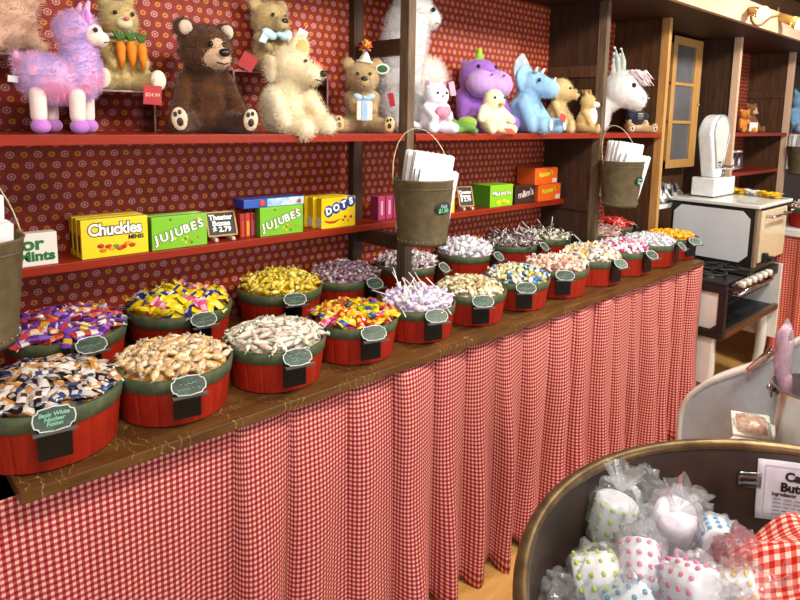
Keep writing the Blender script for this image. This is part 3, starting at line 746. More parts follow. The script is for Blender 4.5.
def jube(x0, x1, label, y, k):
    t = carton('jelly_carton', label, x0, x1, .104, .034, y, green, '#4f8a1a')
    if k == 0:
        w = x1-x0
        n = 'JUJUBES'; 
        for i, ch in enumerate(n):
            a = (i-3)/3; X_ = -.004+a*w*.40; Z_ = .052+.020*a
            text(ch, .038, K_k, t, (X_, -.0006, Z_), (pi/2, -.22+.0*a, 0), off=.003); text(ch, .038, K_w, t, (X_, -.0014, Z_), (pi/2, -.22, 0), off=.0014, name='white_lettering')
        M().lathe([(0, -.0006), (.012, -.0006), (.012, 0)], 20, 0, Matrix.Rotation(pi/2, 4, 'X')).build('badge', mat('#c9b3cf', .5), t, loc=(-w*.40, 0, .086))
        r = random.Random(5)
        blobs(t, [(r.uniform(-.07, .07), r.uniform(.012, .034) if i < 9 else r.uniform(.075, .094), .0045, .0045, r.choice(('#e8d020', '#e07820', '#c83020', '#f0e040', '#3a8a20'))) for i in range(14)], -.0005)
    return t
jube(.722, .900, 'front green jelly candy carton right of the yellow cartons', yb, 0)
jube(.722, .900, 'green carton hidden behind the green one left of the price board', yb+.042, 1)
jube(1.094, 1.270, 'green jelly candy carton under the flat blue carton', yb, 0)
# red and yellow cartons and the blue one lying across
for k, (c, s2) in enumerate((('#a8281c', '#c8401c'), ('#b83222', '#d8a020'), ('#9a1f1c', '#a84a6a'))):
    t = carton('red_carton', ['slim red carton behind the price board, leftmost of three', 'slim red and gold carton, middle of the three by the price board', 'slim red and mauve carton, next to the green carton'][k], 1.034+.020*k, 1.052+.020*k, .085, .10, yb+.03, c, c)
    M().box((0, -.0008, .032), (.010, .001, .052)).build('printed_band', mat(s2, .4), t)
t = carton('blue_carton', 'flat blue and white carton lying on top of green and red cartons', 1.035, 1.275, .030, .075, yb+.004, '#2a55b0', '#16309a', z=MZ+.1055)
M().box((.045, -.0008, .015), (.15, .001, .028)).build('printed_panel', mat('#6aa6d8', .4, '#d8e6f0', 25), t)
blobs(t, [(-.05, .015, .012, .011, '#d84a2c'), (-.05, .015, .0, .0, '#d84a2c'), (.075, .016, .016, .010, '#e8e4dc'), (.10, .013, .009, .008, '#c84a3a')], -.0015, 'printed_marks')
# yellow dot cartons
for k in range(3):
    x0 = 1.352-.010*k
    t = carton('gumdot_carton', ['front yellow carton with blue ringed letters', 'second yellow carton just behind the one with blue ringed letters', 'rearmost yellow carton left of the shelf divider'][k], x0, x0+.160, .118, .034, yb+.042*k, '#f0cf18', '#e0b414')
    M().box((-.0805, .017, .025), (.001, .03, .035)).build('printed_band', mat('#d8d4c8', .5), t)
    if k == 0:
        for i, ch in enumerate('DOTS'):
            X_ = -.047+.035*i; Z_ = .066+.011*i
            M().ball((X_, -.0004, Z_), (.021, .0006, .023), 0, 16).build('letter_disc', mat('#1d3f96', .4), t)
            text(ch, .036, K_w, t, (X_, -.0012, Z_), (pi/2, -.2, 0), off=.0022)
        M().tube([(-.065, -.0008, .030), (-.045, -.0008, .024), (-.02, -.0008, .024), (.008, -.0008, .034)], [.002, .0045, .0045, .001], 6).build('printed_swoosh', mat('#c8321c', .4), t)
        blobs(t, [(.03, .040, .007, .006, '#d83a2c'), (.045, .026, .007, .006, '#e8962c'), (.058, .038, .007, .006, '#c82c3c'), (.02, .028, .006, .005, '#4a8a2c')], -.001)
# pink cartons past the divider
for k in range(3):
    t = carton('pink_carton', ['slim pink carton left of the middle pail, first of three', 'slim pink carton left of the middle pail, second of three', 'slim pink carton touching the middle pail, third of three'][k], 1.662+.042*k, 1.700+.042*k, .098, .05, 2.0, '#a8345c', '#8a2a50')
    M().box((0, -.0008, .05), (.012, .001, .06)).build('printed_band', mat('#d8a0c0', .4), t)
# right of the pail
t = carton('yellow_carton', 'yellow carton showing just right of the middle pail', 1.93, 2.085, .118, .04, yb, '#f0d418', '#d8b010')
M().ball((.045, -.0005, .075), (.030, .0006, .026), 0, 16).build('badge', mat('#e6e2da', .5), t)
t = carton('green_carton', 'big green candy carton between price board and brown carton', 2.335, 2.512, .108, .13, yb, '#8cc81e', '#3f7c1c')
text('Mike and Ike', .030, K_k, t, (0, -.0006, .066), off=.0022, sx=.92); text('Mike and Ike', .030, K_w, t, (0, -.0012, .066), off=.0008, sx=.92, name='white_lettering')
blobs(t, [(-.02, .020, .024, .011, '#e8e020'), (.02, .026, .020, .011, '#d8d81c'), (.05, .018, .016, .008, '#f0e840')], -.001)
t = carton('brown_carton', 'dark brown candy carton with white lettering beside orange cartons', 2.530, 2.700, .094, .06, yb, '#3a211a', '#2a1812')
text("m&m's", .050, K_k, t, (.004, -.0006, .052), (pi/2, -.12, 0), off=.003, sx=.95); text("m&m's", .050, mat('#d8ccc4', .5), t, (.004, -.0013, .052), (pi/2, -.12, 0), off=.001, sx=.95, name='white_lettering')
for k in range(2):
    x0 = (2.728, 2.700)[k]
    t = carton('orange_carton', ['lower orange carton at the right end of lower shelf', 'upper orange carton stacked on another at shelf end'][k], x0, x0+.205, .088, .12, yb+.005*k, '#e8641a', '#c8501a', z=MZ+.0005+.0895*k)
    text("Reese's", .042, mat('#7a3a12', .5), t, (-.01, -.0006, .056), (pi/2, -.12, 0), off=.003, shear=.2); text("Reese's", .042, mat('#f0cf30', .5), t, (-.01, -.0012, .056), (pi/2, -.12, 0), off=.001, shear=.2, name='yellow_lettering')
    M().box((.075, -.0008, .018), (.04, .001, .022)).build('printed_band', mat('#e4dcd4', .5), t)
# little price boards
def board(label, x, y, w, h, words, size, rz):
    t = thing('price_board', label, 'sign', (x, y, MZ+.0005), rz, 'chalk price boards on the lower shelf')
    f = M()
    for sx in (-1, 1): f.box((sx*w/2, 0, h/2), (.006, .008, h+.006))
    for sz in (0, 1): f.box((0, 0, h*sz), (w+.006, .008, .006))
    fo = f.build('frame', M_light, t, .001, loc=(0, 0, .016), rot=(R(-22), 0, R(0)))
    so = M().box((0, .002, h/2), (w, .003, h)).build('slate', mat('#20262a', .6), fo)
    text(words, size, K_w, so, (0, -.0003, h*.52), off=.0009, ext=.0003)
    m = M()
    for sx in (-1, 1): m.span((sx*w*.3-.006, -.022, 0), (sx*w*.3+.006, .045, .012))
    m.build('foot', mat('#d8c9a8', .5), t, .002)
    return t
board('chalk price board reading Theater Boxes 2.79 between the green cartons', .972, MY+.045, .098, .082, 'Theater\nBoxes\n$ 2.79', .025, R(-6))
board('smaller chalk price board reading Theater Boxes just right of the middle pail', 2.205, MY+.045, .075, .095, 'Theater\nBoxes\n$ 2.79', .022, R(-20))

# ------------------------------------------------------------------ pails of paper bags hanging on the posts
M_pail = mat('#5c5138', .6, '#6f6346', 30, bump=.2, metal=.25)
M_tag = mat('#0e2a22', .5)
def pail(x, y, z, label, baglabel, R1=.112, R2=.086, h=.235, n=6, rz=0, words=('Paper', 'Bags'), seed=0, lean=.12, lab=-92):
    t = thing('hanging_pail', label, 'pail', (x, y, z), rz, 'brown pails hanging on the shelf posts')
    b = M().lathe([(R2-.004, .012), (0.001, .012)][::-1], 32)
    b.lathe([(.001, .004), (R2, .004), (R2+.002, 0), (R2+.003, .012), (R1, h-.004), (R1+.003, h), (R1, h+.003), (R1-.004, h), (R2-.003, .012)], 40)
    b.build('body', M_pail, t)
    rv = M()
    for k in range(26): rv.ball(((R2+.006)*cos(k*2*pi/26), (R2+.006)*sin(k*2*pi/26), .018), .0028, 0, 6)
    rv.build('rivets', mat('#8a7d58', .5), t)
    M().lathe([(R1-.002, h-.03), (R1+.002, h-.028), (R1-.001, h-.026)], 40).build('seam', M_pail, t)
    hp = [((R1+.004)*cos(a), 0, h-.015+.195*sin(a)) for a in [pi*k/20 for k in range(21)]]
    M().tube([(p[0], p[1]+.0+(R1*.7)*sin(pi*k/20), p[2]) for k, p in enumerate(hp)], .0022, 6).build('handle', mat('#a89c7c', .4, metal=.6), t)
    lb = M().ball((0, 0, 0), (.034, .003, .024), 0, 20).build('label', M_tag, t)
    a = R(lab)-rz; rr = R2+(R1-R2)*.62
    lb.location = ((rr+.003)*cos(a), (rr+.003)*sin(a), h*.60); lb.rotation_euler = (R(6), 0, a+pi/2)
    text(words[0], .018, mat('#9ab8a8', .6), lb, (0, -.0035, .007), off=.0004, ext=.0002, shear=.2); text(words[1], .020, mat('#7ad0a0', .6), lb, (0, -.0035, -.009), off=.0006, ext=.0002)
    rr_ = random.Random(seed)
    for k in range(n):
        w, hh = .152, .245-.0*k
        m = M(); zz = hh+(.05 if k < n-2 else -.005)
        teeth = [(w/2-w*i/14, zz+(.003 if i % 2 else -.003)) for i in range(15)]
        m.prism([(-w/2, 0), (w/2, 0)]+teeth, .014)
        o = m.build('paper_bag', mat('#efeeee', .7), None)
        ca, sa = cos(rz), sin(rz); lx, ly = rr_.uniform(-.006, .006), .062-.021*k
        o.location = (x+lx*ca-ly*sa, y+lx*sa+ly*ca, z+.035); o.rotation_euler = (R(2.5*k-3), rr_.uniform(-.03, .03)+lean, rz+rr_.uniform(-.08, .08))
        tag(o, baglabel, 'paper bag', 'white paper bags in the '+label.split(' pail')[0]+' pail')
    return t
PY_ = 1.75-.118
q = at(424, 215, Y=PY_)
pail(q.x-.005, PY_, 1.235, 'middle pail hanging in front of the shelf divider post, brown with green oval label', 'white paper bag standing in the middle pail', seed=1, rz=R(-22), words=('Pails', '$1.50'))
q = at(622, 190, Y=PY_)
pail(q.x-.02, PY_, 1.255, 'right-hand pail hanging under the white long-eared plush, brown with green oval label', 'white paper bag standing in the right-hand pail', seed=2, rz=R(-22))
pail(.205, PY_, 1.175, 'left pail cut by the left edge of the photo beside white mint carton', 'white paper bag in the left pail at photo edge', seed=3, lean=-.02, rz=R(10), lab=-140)
q = at(799, 180, Y=PY_)
pail(q.x, PY_, 1.28, 'far pail at the right edge below the blue plush', 'white paper bag standing in the far pail', seed=4, rz=R(-22))
# ------------------------------------------------------------------ plush animals
def plush(c, c2=None, ns=25, rough=.9): return mat(c, rough, c2, ns, sheen=.35, spec=.1, bump=.3)
EYE_M = mat('#0b0a0a', .12, coat=.6); NOSE_M = mat('#1e1410', .35)
def eye(t, p, r, name='eye'): return M().ball(p, r, 0, 10).build(name, EYE_M, t)
def pad(t, c, r, m, rot, name='foot_pad'): return M().ball((0, 0, 0), (r[0], .006*r[1]/.03, r[1]), 0, 12).build(name, m, t, loc=c, rot=rot)
def hangtag(t, p, w, h, m, rot, words=None, name='swing_tag'):
    o = M().box((0, 0, 0), (w, .0025, h)).cyl((0, 0, h/2), (.004, .004, h/2+.02), .0008, n=5).build(name, m, t, loc=p, rot=rot)
    if words: text(words, h*.26, mat('#e8c8c0', .6), o, (0, -.0016, 0), ext=.0002)
    return o
RED_T = mat('#b3262a', .5)
def sitting(name, label, cat, loc, rz, h, c, c2, face=None, belly=None, padc=None, earc=None, nosec=NOSE_M, furn=1500, furl=.010, ear='round', armpose=0, snout=1.0, headtilt=0, headturn=0, legspread=1.0, group=None, headscale=1.0):
    """a seated soft toy, one continuous body with muzzle, eyes, nose, pads as parts; faces -y"""
    t = thing(name, label, cat, loc, rz, group)
    H = h; cs = Matrix.Rotation(headturn, 3, 'Z') @ Matrix.Rotation(headtilt, 3, 'Y')
    hc = Vector((0, -.05*H, .70*H)); k = headscale
    def hp(x, y, z): return tuple(hc + cs @ Vector((x*H*k, y*H*k, z*H*k)))
    sh = [((0, 0, .27*H), (.205*H, .18*H, .27*H)), ((0, .01*H, .16*H), (.22*H, .19*H, .16*H)),
          ('c', (0, -.02*H, .45*H), (0, -.04*H, .62*H), .13*H, .13*H)]
    shh = [(hp(0, 0, 0), (.195*H*k, .175*H*k, .185*H*k)), (hp(0, -.06, -.05), (.15*H*k, .14*H*k, .12*H*k))]
    for sx in (-1, 1):
        if armpose == 0: sh.append(('c', (sx*.16*H, -.02*H, .46*H), (sx*.25*H, -.16*H, .20*H), .075*H, .062*H))
        elif armpose == 1: sh.append(('c', (sx*.16*H, -.02*H, .46*H), (sx*.12*H, -.23*H, .30*H), .07*H, .055*H))
        else: sh.append(('c', (sx*.16*H, -.02*H, .46*H), (sx*.24*H, -.26*H, .08*H), .07*H, .06*H))
        L = legspread
        sh.append(('c', (sx*.13*H, -.06*H, .11*H), (sx*(.13+.11*L)*H, -.32*H, .085*H), .105*H, .085*H))
        sh.append(((sx*(.14+.115*L)*H, -.345*H, .11*H), (.075*H, .05*H, .11*H)))
        if ear == 'round': shh.append((hp(sx*.165, .02, .15), (.075*H*k, .045*H*k, .08*H*k)))
        elif ear == 'flop': shh.append((hp(sx*.20, .02, -.01), (.05*H*k, .06*H*k, .13*H*k), (0, sx*.25, 0)))
        elif ear == 'point': shh.append(('c', hp(sx*.11, .02, .13), hp(sx*.16, .04, .27), .055*H*k, .012*H*k))
    if snout and face is None: shh.append(('c', hp(0, -.1, -.045), hp(0, -.22*snout, -.055), .095*H*k, .075*H*k))
    mf = plush(c, c2); o = blob('body', sh+shh, [mf], t, vox=max(.0045, H*.02), smooth=3)
    if furn: fur(o, furn, furl)
    ty = -.22*snout
    if face:
        fo = blob('muzzle', [(hp(0, -.13, -.06), (.115*H*k, .09*H*k, .085*H*k)), (hp(0, ty*.9, -.06), (.075*H*k, .05*H*k, .06*H*k)), (hp(0, -.125, .02), (.085*H*k, .055*H*k, .075*H*k))], [plush(face, face)], t, vox=max(.004, H*.016))
        if furn: fur(fo, int(furn*.15), furl*.5)
    nz = M().ball(hp(0, ty-.055, -.03), (.042*H*k, .026*H*k, .03*H*k), 0, 10, ).build('nose', nosec, t)
    m = M().tube([hp(-.045, ty-.02, -.10), hp(0, ty-.047, -.112), hp(.045, ty-.02, -.10)], .006*H*k, 5).build('mouth', NOSE_M, t)
    for sx in (-1, 1):
        eye(t, hp(sx*(.05 if face else .072), -.172, .035), .020*H*k)
        if earc and ear == 'round': M().ball(hp(sx*.165, -.022, .15), (.05*H*k, .015*H*k, .055*H*k), 0, 10).build('inner_ear', plush(earc, earc), t)
        if padc:
            pd = pad(t, (sx*(.14+.115*legspread)*H, -.393*H, .12*H), (.064*H, .094*H), plush(padc, padc), (0, sx*.1, 0))
            for (ax, az, ar) in ((-.45, .45, .26), (.1, .6, .24), (0, -.25, .42)):
                M().ball((ax*.064*H, -.0185*H, az*.09*H), (ar*.062*H, .004*H, ar*.085*H), 0, 8).build('paw_print', NOSE_M, pd)
    return t, H, hp
PYL = 1.92
def spot(px, Y=PYL, z=UZ): q = at(px, 135, Y=Y); return (q.x, Y, z)

# clear risers behind the front toys
M_acr = clear('clear_acrylic', '#f3e9ea', .03, .93)
M_acre = mat('#d8a8a4', .2, '#c08880', 40, trans=.6)
def riser(label, x0, x1, y0, y1, z, h):
    t = thing('display_riser', label, 'riser', ((x0+x1)/2, (y0+y1)/2, z), 0, 'clear display risers')
    w, d = x1-x0, y1-y0
    M().box((0, 0, h-.002), (w, d, .004)).build('top', M_acr, t)
    for sx in (-1, 1):
        M().box((sx*w/2, 0, h/2-.002), (.004, d, h-.006)).build('side', M_acr, t)
        M().box((sx*w/2, -d/2, h/2), (.005, .003, h)).build('front_edge', M_acre, t)
    M().box((0, -d/2, h-.002), (w, .003, .005)).build('front_edge', M_acre, t)
    return t
riser('clear acrylic riser under the tan rabbit with carrots', .555, .745, 1.96, 2.10, UZ, .122)
riser('clear acrylic riser under the tan bear with blue bow', 1.01, 1.385, 1.97, 2.10, UZ, .205)
riser('clear acrylic riser under the pink-tan plush at the left edge', .28, .475, 1.97, 2.10, UZ, .205)

# 1 lilac llama, standing, head turned right
def llama():
    q = at(66, 134, Y=1.85); t = thing('plush_llama', 'fluffy lilac and pink plush llama standing on the upper shelf', 'plush toy', (q.x, 1.86, UZ), R(-14))
    lil = NT('tie_dye_fur'); f = lil.noise(lil.coord('Object'), 12, 2); lil.l(lil.ramp(f, [(.36, srgb('#e69cc4')), (.46, srgb('#e0b2dc')), (.56, srgb('#c2a8de')), (.66, srgb('#dfaed6'))]), lil.b.inputs['Base Color'])
    lil.b.inputs['Roughness'].default_value = .9; lil.b.inputs['Sheen Weight'].default_value = .4; lil.b.inputs['Specular IOR Level'].default_value = .1
    sh = [((-.012, 0, .138), (.088, .06, .060)), ((-.055, 0, .150), (.045, .054, .052)), ((.045, 0, .155), (.050, .055, .066)), ('c', (.045, 0, .17), (.044, 0, .235), .046, .036), ((.044, 0, .270), (.046, .045, .046)), ((.026, 0, .265), (.036, .04, .042)), ('c', (-.088, .0, .17), (-.098, 0, .20), .018, .008)]
    o = blob('body', sh, [lil.m], t, .005, 2); fur(o, 9000, .009, rad=.0009)
    fc = blob('face', [((.073, -.012, .258), (.030, .030, .030)), ((.094, -.016, .248), (.022, .022, .020))], [plush('#f2dfd2', '#eed2c4')], t, .004); fur(fc, 500, .003, rad=.0006)
    for x, y in ((-.055, -.034), (.032, -.034), (-.03, .032), (.055, .032)):
        l = blob('leg', [('c', (x, y, .10), (x, y, .045), .021, .020)], [plush('#f1ddd6', '#ecd0cc')], t, .004, 2)
        blob('hoof', [((x+.003, y-.003, .020), (.024, .024, .020))], [plush('#c88ad8', '#b878cc')], l, .004, 2)
    for y, x in ((-.024, .058), (.03, .04)):
        e = blob('ear', [('c', (x, y, .295), (x+.012, y, .338), .013, .006), ('c', (x, y, .27), (x+.006, y, .305), .012, .012)], [plush('#e0a8dc', '#d898cc')], t, .0035, 2)
        M().ball((x+.006, y-.010, .298), (.006, .004, .022), 0, 8).build('inner_ear', plush('#cc78c8', '#cc78c8'), e)
    eye(t, (.082, -.041, .268), .0065); eye(t, (.10, .012, .268), .0065)
    M().tube([(.102, -.036, .238), (.110, -.026, .241), (.115, -.012, .244)], .0018, 5).build('mouth', NOSE_M, t)
    hangtag(t, (-.105, -.03, .135), .022, .016, mat('#e8e6ea', .5), (0, .1, 0))
llama()
# 2 pink-tan plush on the left riser, seen from the side
t = thing('plush_pig', 'furry pinkish tan plush at the top left corner on a riser', 'plush toy', (.375, 2.03, UZ+.2055), 0)
o = blob('body', [((-.01, 0, .06), (.10, .055, .06)), ((.015, -.01, .10), (.07, .05, .05)), ('c', (.06, -.01, .05), (.085, -.03, .02), .022, .018), ('c', (-.02, -.03, .05), (-.02, -.05, .02), .025, .02), ((.05, -.01, .15), (.045, .04, .045))], [plush('#c9a188', '#dcb8a4', 18)], t, .006, 3); fur(o, 2200, .014)
M().ball((.085, -.035, .155), (.012, .008, .009), 0, 8).build('nose', mat('#b07a6a', .5), t); eye(t, (.06, -.048, .17), .006)
# 3 tan rabbit with carrots
def rabbit():
    q = at(121, 90, Y=2.02); t = thing('plush_rabbit', 'tan plush rabbit holding orange felt carrots on a clear riser', 'plush toy', (q.x, 2.03, UZ+.1225), R(0))
    tan = plush('#b09a60', '#c4ae78', 30)
    o = blob('body', [((0, 0, .085), (.062, .055, .085)), ((0, 0, .04), (.07, .055, .04)), ((0, -.015, .205), (.055, .052, .056)), ('c', (-.05, -.01, .13), (-.035, -.062, .075), .022, .02), ('c', (.05, -.01, .13), (.05, -.06, .08), .022, .02), ('c', (.045, -.02, .03), (.075, -.075, .028), .034, .028), ('c', (-.045, -.02, .03), (-.075, -.075, .028), .034, .028), ('c', (-.03, .0, .25), (-.05, .01, .33), .018, .014), ('c', (.03, 0, .25), (.05, .01, .33), .018, .014)], [tan], t, .0055, 3)
    fur(o, 2400, .009)
    mz = blob('muzzle', [((0, -.062, .192), (.026, .018, .018))], [plush('#d8c8a0', '#d0be94')], t, .004)
    M().ball((0, -.082, .203), (.008, .005, .006), 0, 8).build('nose', mat('#c0606a', .5), t)
    for sx in (-1, 1): eye(t, (sx*.024, -.063, .22), .0065); blob('foot', [((sx*.078, -.098, .032), (.024, .014, .031))], [plush('#dfd4bc', '#e8dfcc')], t, .004, 2)
    M().lathe([(.044, -.004), (.05, 0), (.044, .006)], 24, 0, fn=lambda a, r, z: r*(1+.08*sin(8*a))).build('collar', mat('#e6ead8', .7), t, loc=(0, -.008, .158))
    for i, (x, z) in enumerate(((-.022, .105), (.008, .108), (.038, .105))):
        cr = M().tube([(x, -.082, z+.03), (x+.001, -.086, z+.015), (x+.002, -.086, z-.015), (x+.003, -.082, z-.048)], [.011, .014, .011, .003], 10).build('carrot', mat('#e08a14', .7, '#d87a10', 50), t)
        lf = M()
        for k in range(4): lf.tube([(x, -.082, z+.03), (x+.006*(k-1.5), -.084, z+.048), (x+.013*(k-1.5), -.080, z+.062)], [.003, .006, .001], 5)
        lf.build('carrot_leaves', mat('#3c6a28', .8), cr)
    hangtag(t, (.052, -.118, -.012), .050, .056, RED_T, (0, .05, R(-10)), '$24.99')
rabbit()
# 4 big brown bear
t, H, hp = sitting('teddy_bear', 'dark brown plush teddy bear sitting with cream face and foot pads', 'plush toy', spot(207, 1.92), R(-14), .36, '#3f2310', '#5a3417', face='#d8b898', padc='#d8bfa4', earc='#c8b8a4', furn=7000, furl=.010, legspread=1.25, headturn=R(17), headscale=1.14)
hangtag(t, (.125, -.03, .225), .048, .05, RED_T, (0, .5, R(-20)))
# 5 tan bear with blue bow on the riser
t, H, hp = sitting('teddy_bear', 'tan plush bear with light blue bow sitting on a clear riser', 'plush toy', (at(270, 60, Y=2.03).x, 2.045, UZ+.206), R(4), .262, '#ab9262', '#bda678', padc='#d8c08c', furn=3000, furl=.008, armpose=1, headscale=1.28)
bw = blob('bow', [((-.04, -.07, .128), (.032, .012, .018), (0, .4, 0)), ((.024, -.075, .13), (.030, .012, .018), (0, -.4, 0)), ((-.006, -.08, .13), (.012, .012, .012))], [mat('#9ccbd8', .5, '#b8dce4', 40)], t, .004, 2)
M().prism([(-.085, .10), (-.06, .145), (-.035, .13), (-.06, .095)], .003).build('ribbon_tail', mat('#b8dce4', .5), bw, loc=(0, -.075, 0)); M().prism([(.0, .13), (.02, .13), (.05, .055), (.025, .05)], .003).build('ribbon_tail', mat('#e4e0d0', .5), bw, loc=(0, -.115, 0))
hangtag(t, (.085, -.075, .125), .035, .07, mat('#d8d2e4', .5), (0, .45, R(-30))); hangtag(t, (.125, -.03, .085), .035, .045, mat('#8c1c20', .5), (0, -.5, R(-30)))
# 6 cream shaggy plush looking right
def creamdog():
    q = at(294, 138, Y=1.84); t = thing('plush_dog', 'shaggy cream plush with pale snout looking right beside the brown bear', 'plush toy', (q.x, 1.87, UZ), R(-8))
    cr = plush('#e0cfa4', '#eee2c6', 22)
    sh = [((-.01, .01, .085), (.080, .07, .088)), ((0, .01, .05), (.088, .07, .052)), ('c', (0, 0, .15), (.005, -.005, .19), .046, .046), ((.005, -.01, .222), (.064, .058, .058)), ('c', (.02, -.03, .208), (.055, -.075, .194), .044, .03), ((.050, .03, .285), (.038, .020, .048), (0, .35, 0)), ((-.062, .0, .21), (.018, .03, .045)),
          ('c', (-.06, -.03, .12), (-.05, -.085, .035), .03, .028), ('c', (.06, -.03, .12), (.085, -.07, .05), .03, .026), ('c', (-.03, -.05, .035), (.0, -.12, .018), .04, .034), ('c', (.06, -.03, .035), (.095, -.095, .028), .038, .032)]
    o = blob('body', sh, [cr], t, .006, 2); fur(o, 11000, .011, rad=.0009)
    M().ball((.078, -.100, .198), (.014, .012, .011), 0, 10).build('nose', NOSE_M, t)
    M().tube([(.082, -.098, .172), (.066, -.103, .174), (.05, -.098, .178)], .0022, 5).build('mouth', NOSE_M, t)
    eye(t, (.028, -.072, .238), .006); eye(t, (.069, -.04, .236), .006)
    blob('inner_ear', [((.053, .014, .287), (.023, .008, .033), (0, .35, 0))], [plush('#d2b06c', '#c8a45c')], t, .004, 2)
    hangtag(t, (.105, .01, .225), .042, .045, mat('#d0453a', .5), (0, .6, R(-15)), 'Boyds' if False else None)
creamdog()
# 7 party bear
t, H, hp = sitting('teddy_bear', 'tan birthday plush bear with pompom party hat holding a gift', 'plush toy', spot(362, 1.92), R(-34), .295, '#a1875c', '#b59c72', padc='#d2b27c', furn=2800, furl=.007, armpose=1, legspread=1.5, headscale=1.1)
hat = M().lathe([(.001, .055), (.030, .0)], 20).build('party_hat', mat('#cfd0c4', .6, '#b8c4b8', 60), t, loc=hp(.02, .0, .165), rot=(0, .1, 0))
for ci, c in enumerate(('#d8b428', '#8a2a6a', '#c8442c', '#d87a20')):
    pm = M()
    r = random.Random(ci)
    for k in range(14):
        a, e = r.uniform(0, 2*pi), r.uniform(-.5, 1.4); L = r.uniform(.022, .034)
        pm.tube([(0, 0, .055), (L*cos(a)*cos(e), L*sin(a)*cos(e), .055+L*sin(e))], [.003, .0035], 5)
    pm.build('pompom', mat(c, .8), hat)
M().lathe([(.030, 0), (.034, .004), (.030, .009)], 20).build('hat_trim', mat('#e8e0d0', .7), hat)
g = M().box((0, 0, 0), (.058, .035, .072)).build('gift', mat('#e9e2b8', .5, '#f4efd8', 60), t, .006, loc=(0, -.095, .082))
M().box((0, -.0012, 0), (.026, .036, .074)).build('gift_ribbon', mat('#9dbede', .5), g, .003)
gb = blob('bow', [((-.022, -.095, .132), (.02, .008, .012), (0, .35, 0)), ((.022, -.095, .132), (.02, .008, .012), (0, -.35, 0)), ((0, -.098, .13), (.007, .008, .007))], [mat('#a8c6e0', .5)], t, .003, 2)
o = M().ball((0, 0, 0), (.026, .002, .020), 0, 16).build('ear_tag', mat('#e6e4d4', .5), t, loc=hp(.22, -.09, .10), rot=(0, 0, R(-10)))
M().ball((0, -.0012, 0), (.02, .002, .014), 0, 16).build('printed_leaf', mat('#1f5a2c', .5), o)
hangtag(t, (.105, -.06, .125), .022, .05, mat('#b82a38', .5), (0, -.2, R(-25)))

# 8 big white shaggy plush behind the divider
def bigwhite():
    q = at(418, 105, Y=2.0); t = thing('plush_llama', 'tall white shaggy plush behind the divider post facing right', 'plush toy', (q.x-.075, 1.97, UZ), R(-10))
    wh = plush('#c9c9cc', '#dcd8d4', 22)
    sh = [((-.05, .0, .16), (.10, .08, .15)), ('c', (-.06, 0, .22), (-.02, -.01, .44), .10, .085), ('c', (.04, -.03, .12), (.055, -.045, .045), .042, .036), ('c', (-.04, -.04, .1), (.03, -.06, .045), .045, .045), ('c', (-.07, -.03, .12), (-.08, -.045, .04), .04, .036)]
    o = blob('body', sh, [wh], t, .0075, 2); fur(o, 12000, .014, rad=.0009)
    c = blob('chest_tuft', [((.075, -.02, .240), (.070, .058, .060)), ((.04, -.01, .22), (.07, .06, .065))], [plush('#e8e0d6', '#f0eae2')], t, .006, 2); fur(c, 3500, .020, rad=.001)
    h = blob('head', [((.0, -.01, .50), (.085, .075, .085)), ('c', (.03, -.02, .49), (.075, -.035, .465), .056, .040)], [wh], t, .006, 3); fur(h, 4000, .007, rad=.0008)
    eye(t, (.052, -.082, .495), .010); eye(t, (.085, .03, .497), .009)
    M().ball((.114, -.045, .472), (.010, .009, .007), 0, 8).build('nose', mat('#8a6a5c', .5), t)
    M().tube([(.106, -.062, .447), (.090, -.074, .444), (.072, -.074, .448)], .0022, 5).build('mouth', mat('#a07868', .6), t)
bigwhite()
# 9 white cat with pink heart
def cat():
    q = at(434, 133, Y=1.825); t = thing('plush_cat', 'small white plush cat holding a pink heart by the divider post', 'plush toy', (q.x, 1.825, UZ), R(-12))
    wh = plush('#e6e6ec', '#dcdce6')
    o = blob('body', [((0, 0, .05), (.055, .048, .052)), ((0, 0, .085), (.042, .038, .05)), ((0, -.008, .135), (.048, .044, .045)), ('c', (-.028, 0, .165), (-.036, .0, .195), .016, .005), ('c', (.028, 0, .165), (.036, 0, .195), .016, .005), ('c', (-.04, -.01, .09), (-.03, -.05, .055), .018, .016), ('c', (.04, -.01, .09), (.03, -.05, .06), .018, .016), ('c', (-.03, -.03, .02), (-.045, -.06, .02), .024, .02), ('c', (.03, -.03, .02), (.045, -.06, .02), .024, .02), ('c', (-.05, .02, .02), (-.1, -.0, .035), .014, .012)], [wh], t, .0045, 2)
    fur(o, 900, .004)
    pk = mat('#e2869e', .8)
    blob('heart', [((-.013, -.058, .078), (.02, .012, .02)), ((.013, -.058, .078), (.02, .012, .02)), ('c', (0, -.058, .07), (0, -.058, .05), .018, .006)], [pk], t, .0035, 2)
    for sx in (-1, 1): eye(t, (sx*.018, -.049, .143), .005); M().ball((sx*.033, -.010, .175), (.008, .004, .014), 0, 8, (0, sx*.3, 0)).build('inner_ear', pk, t)
    M().ball((0, -.054, .132), .004, 0, 8).build('nose', pk, t)
    hangtag(t, (.055, -.03, .16), .02, .05, mat('#d8a0b8', .5), (0, -.2, R(-20)))
cat()
bpy.data.objects['plush_cat'].scale = (1.12,)*3
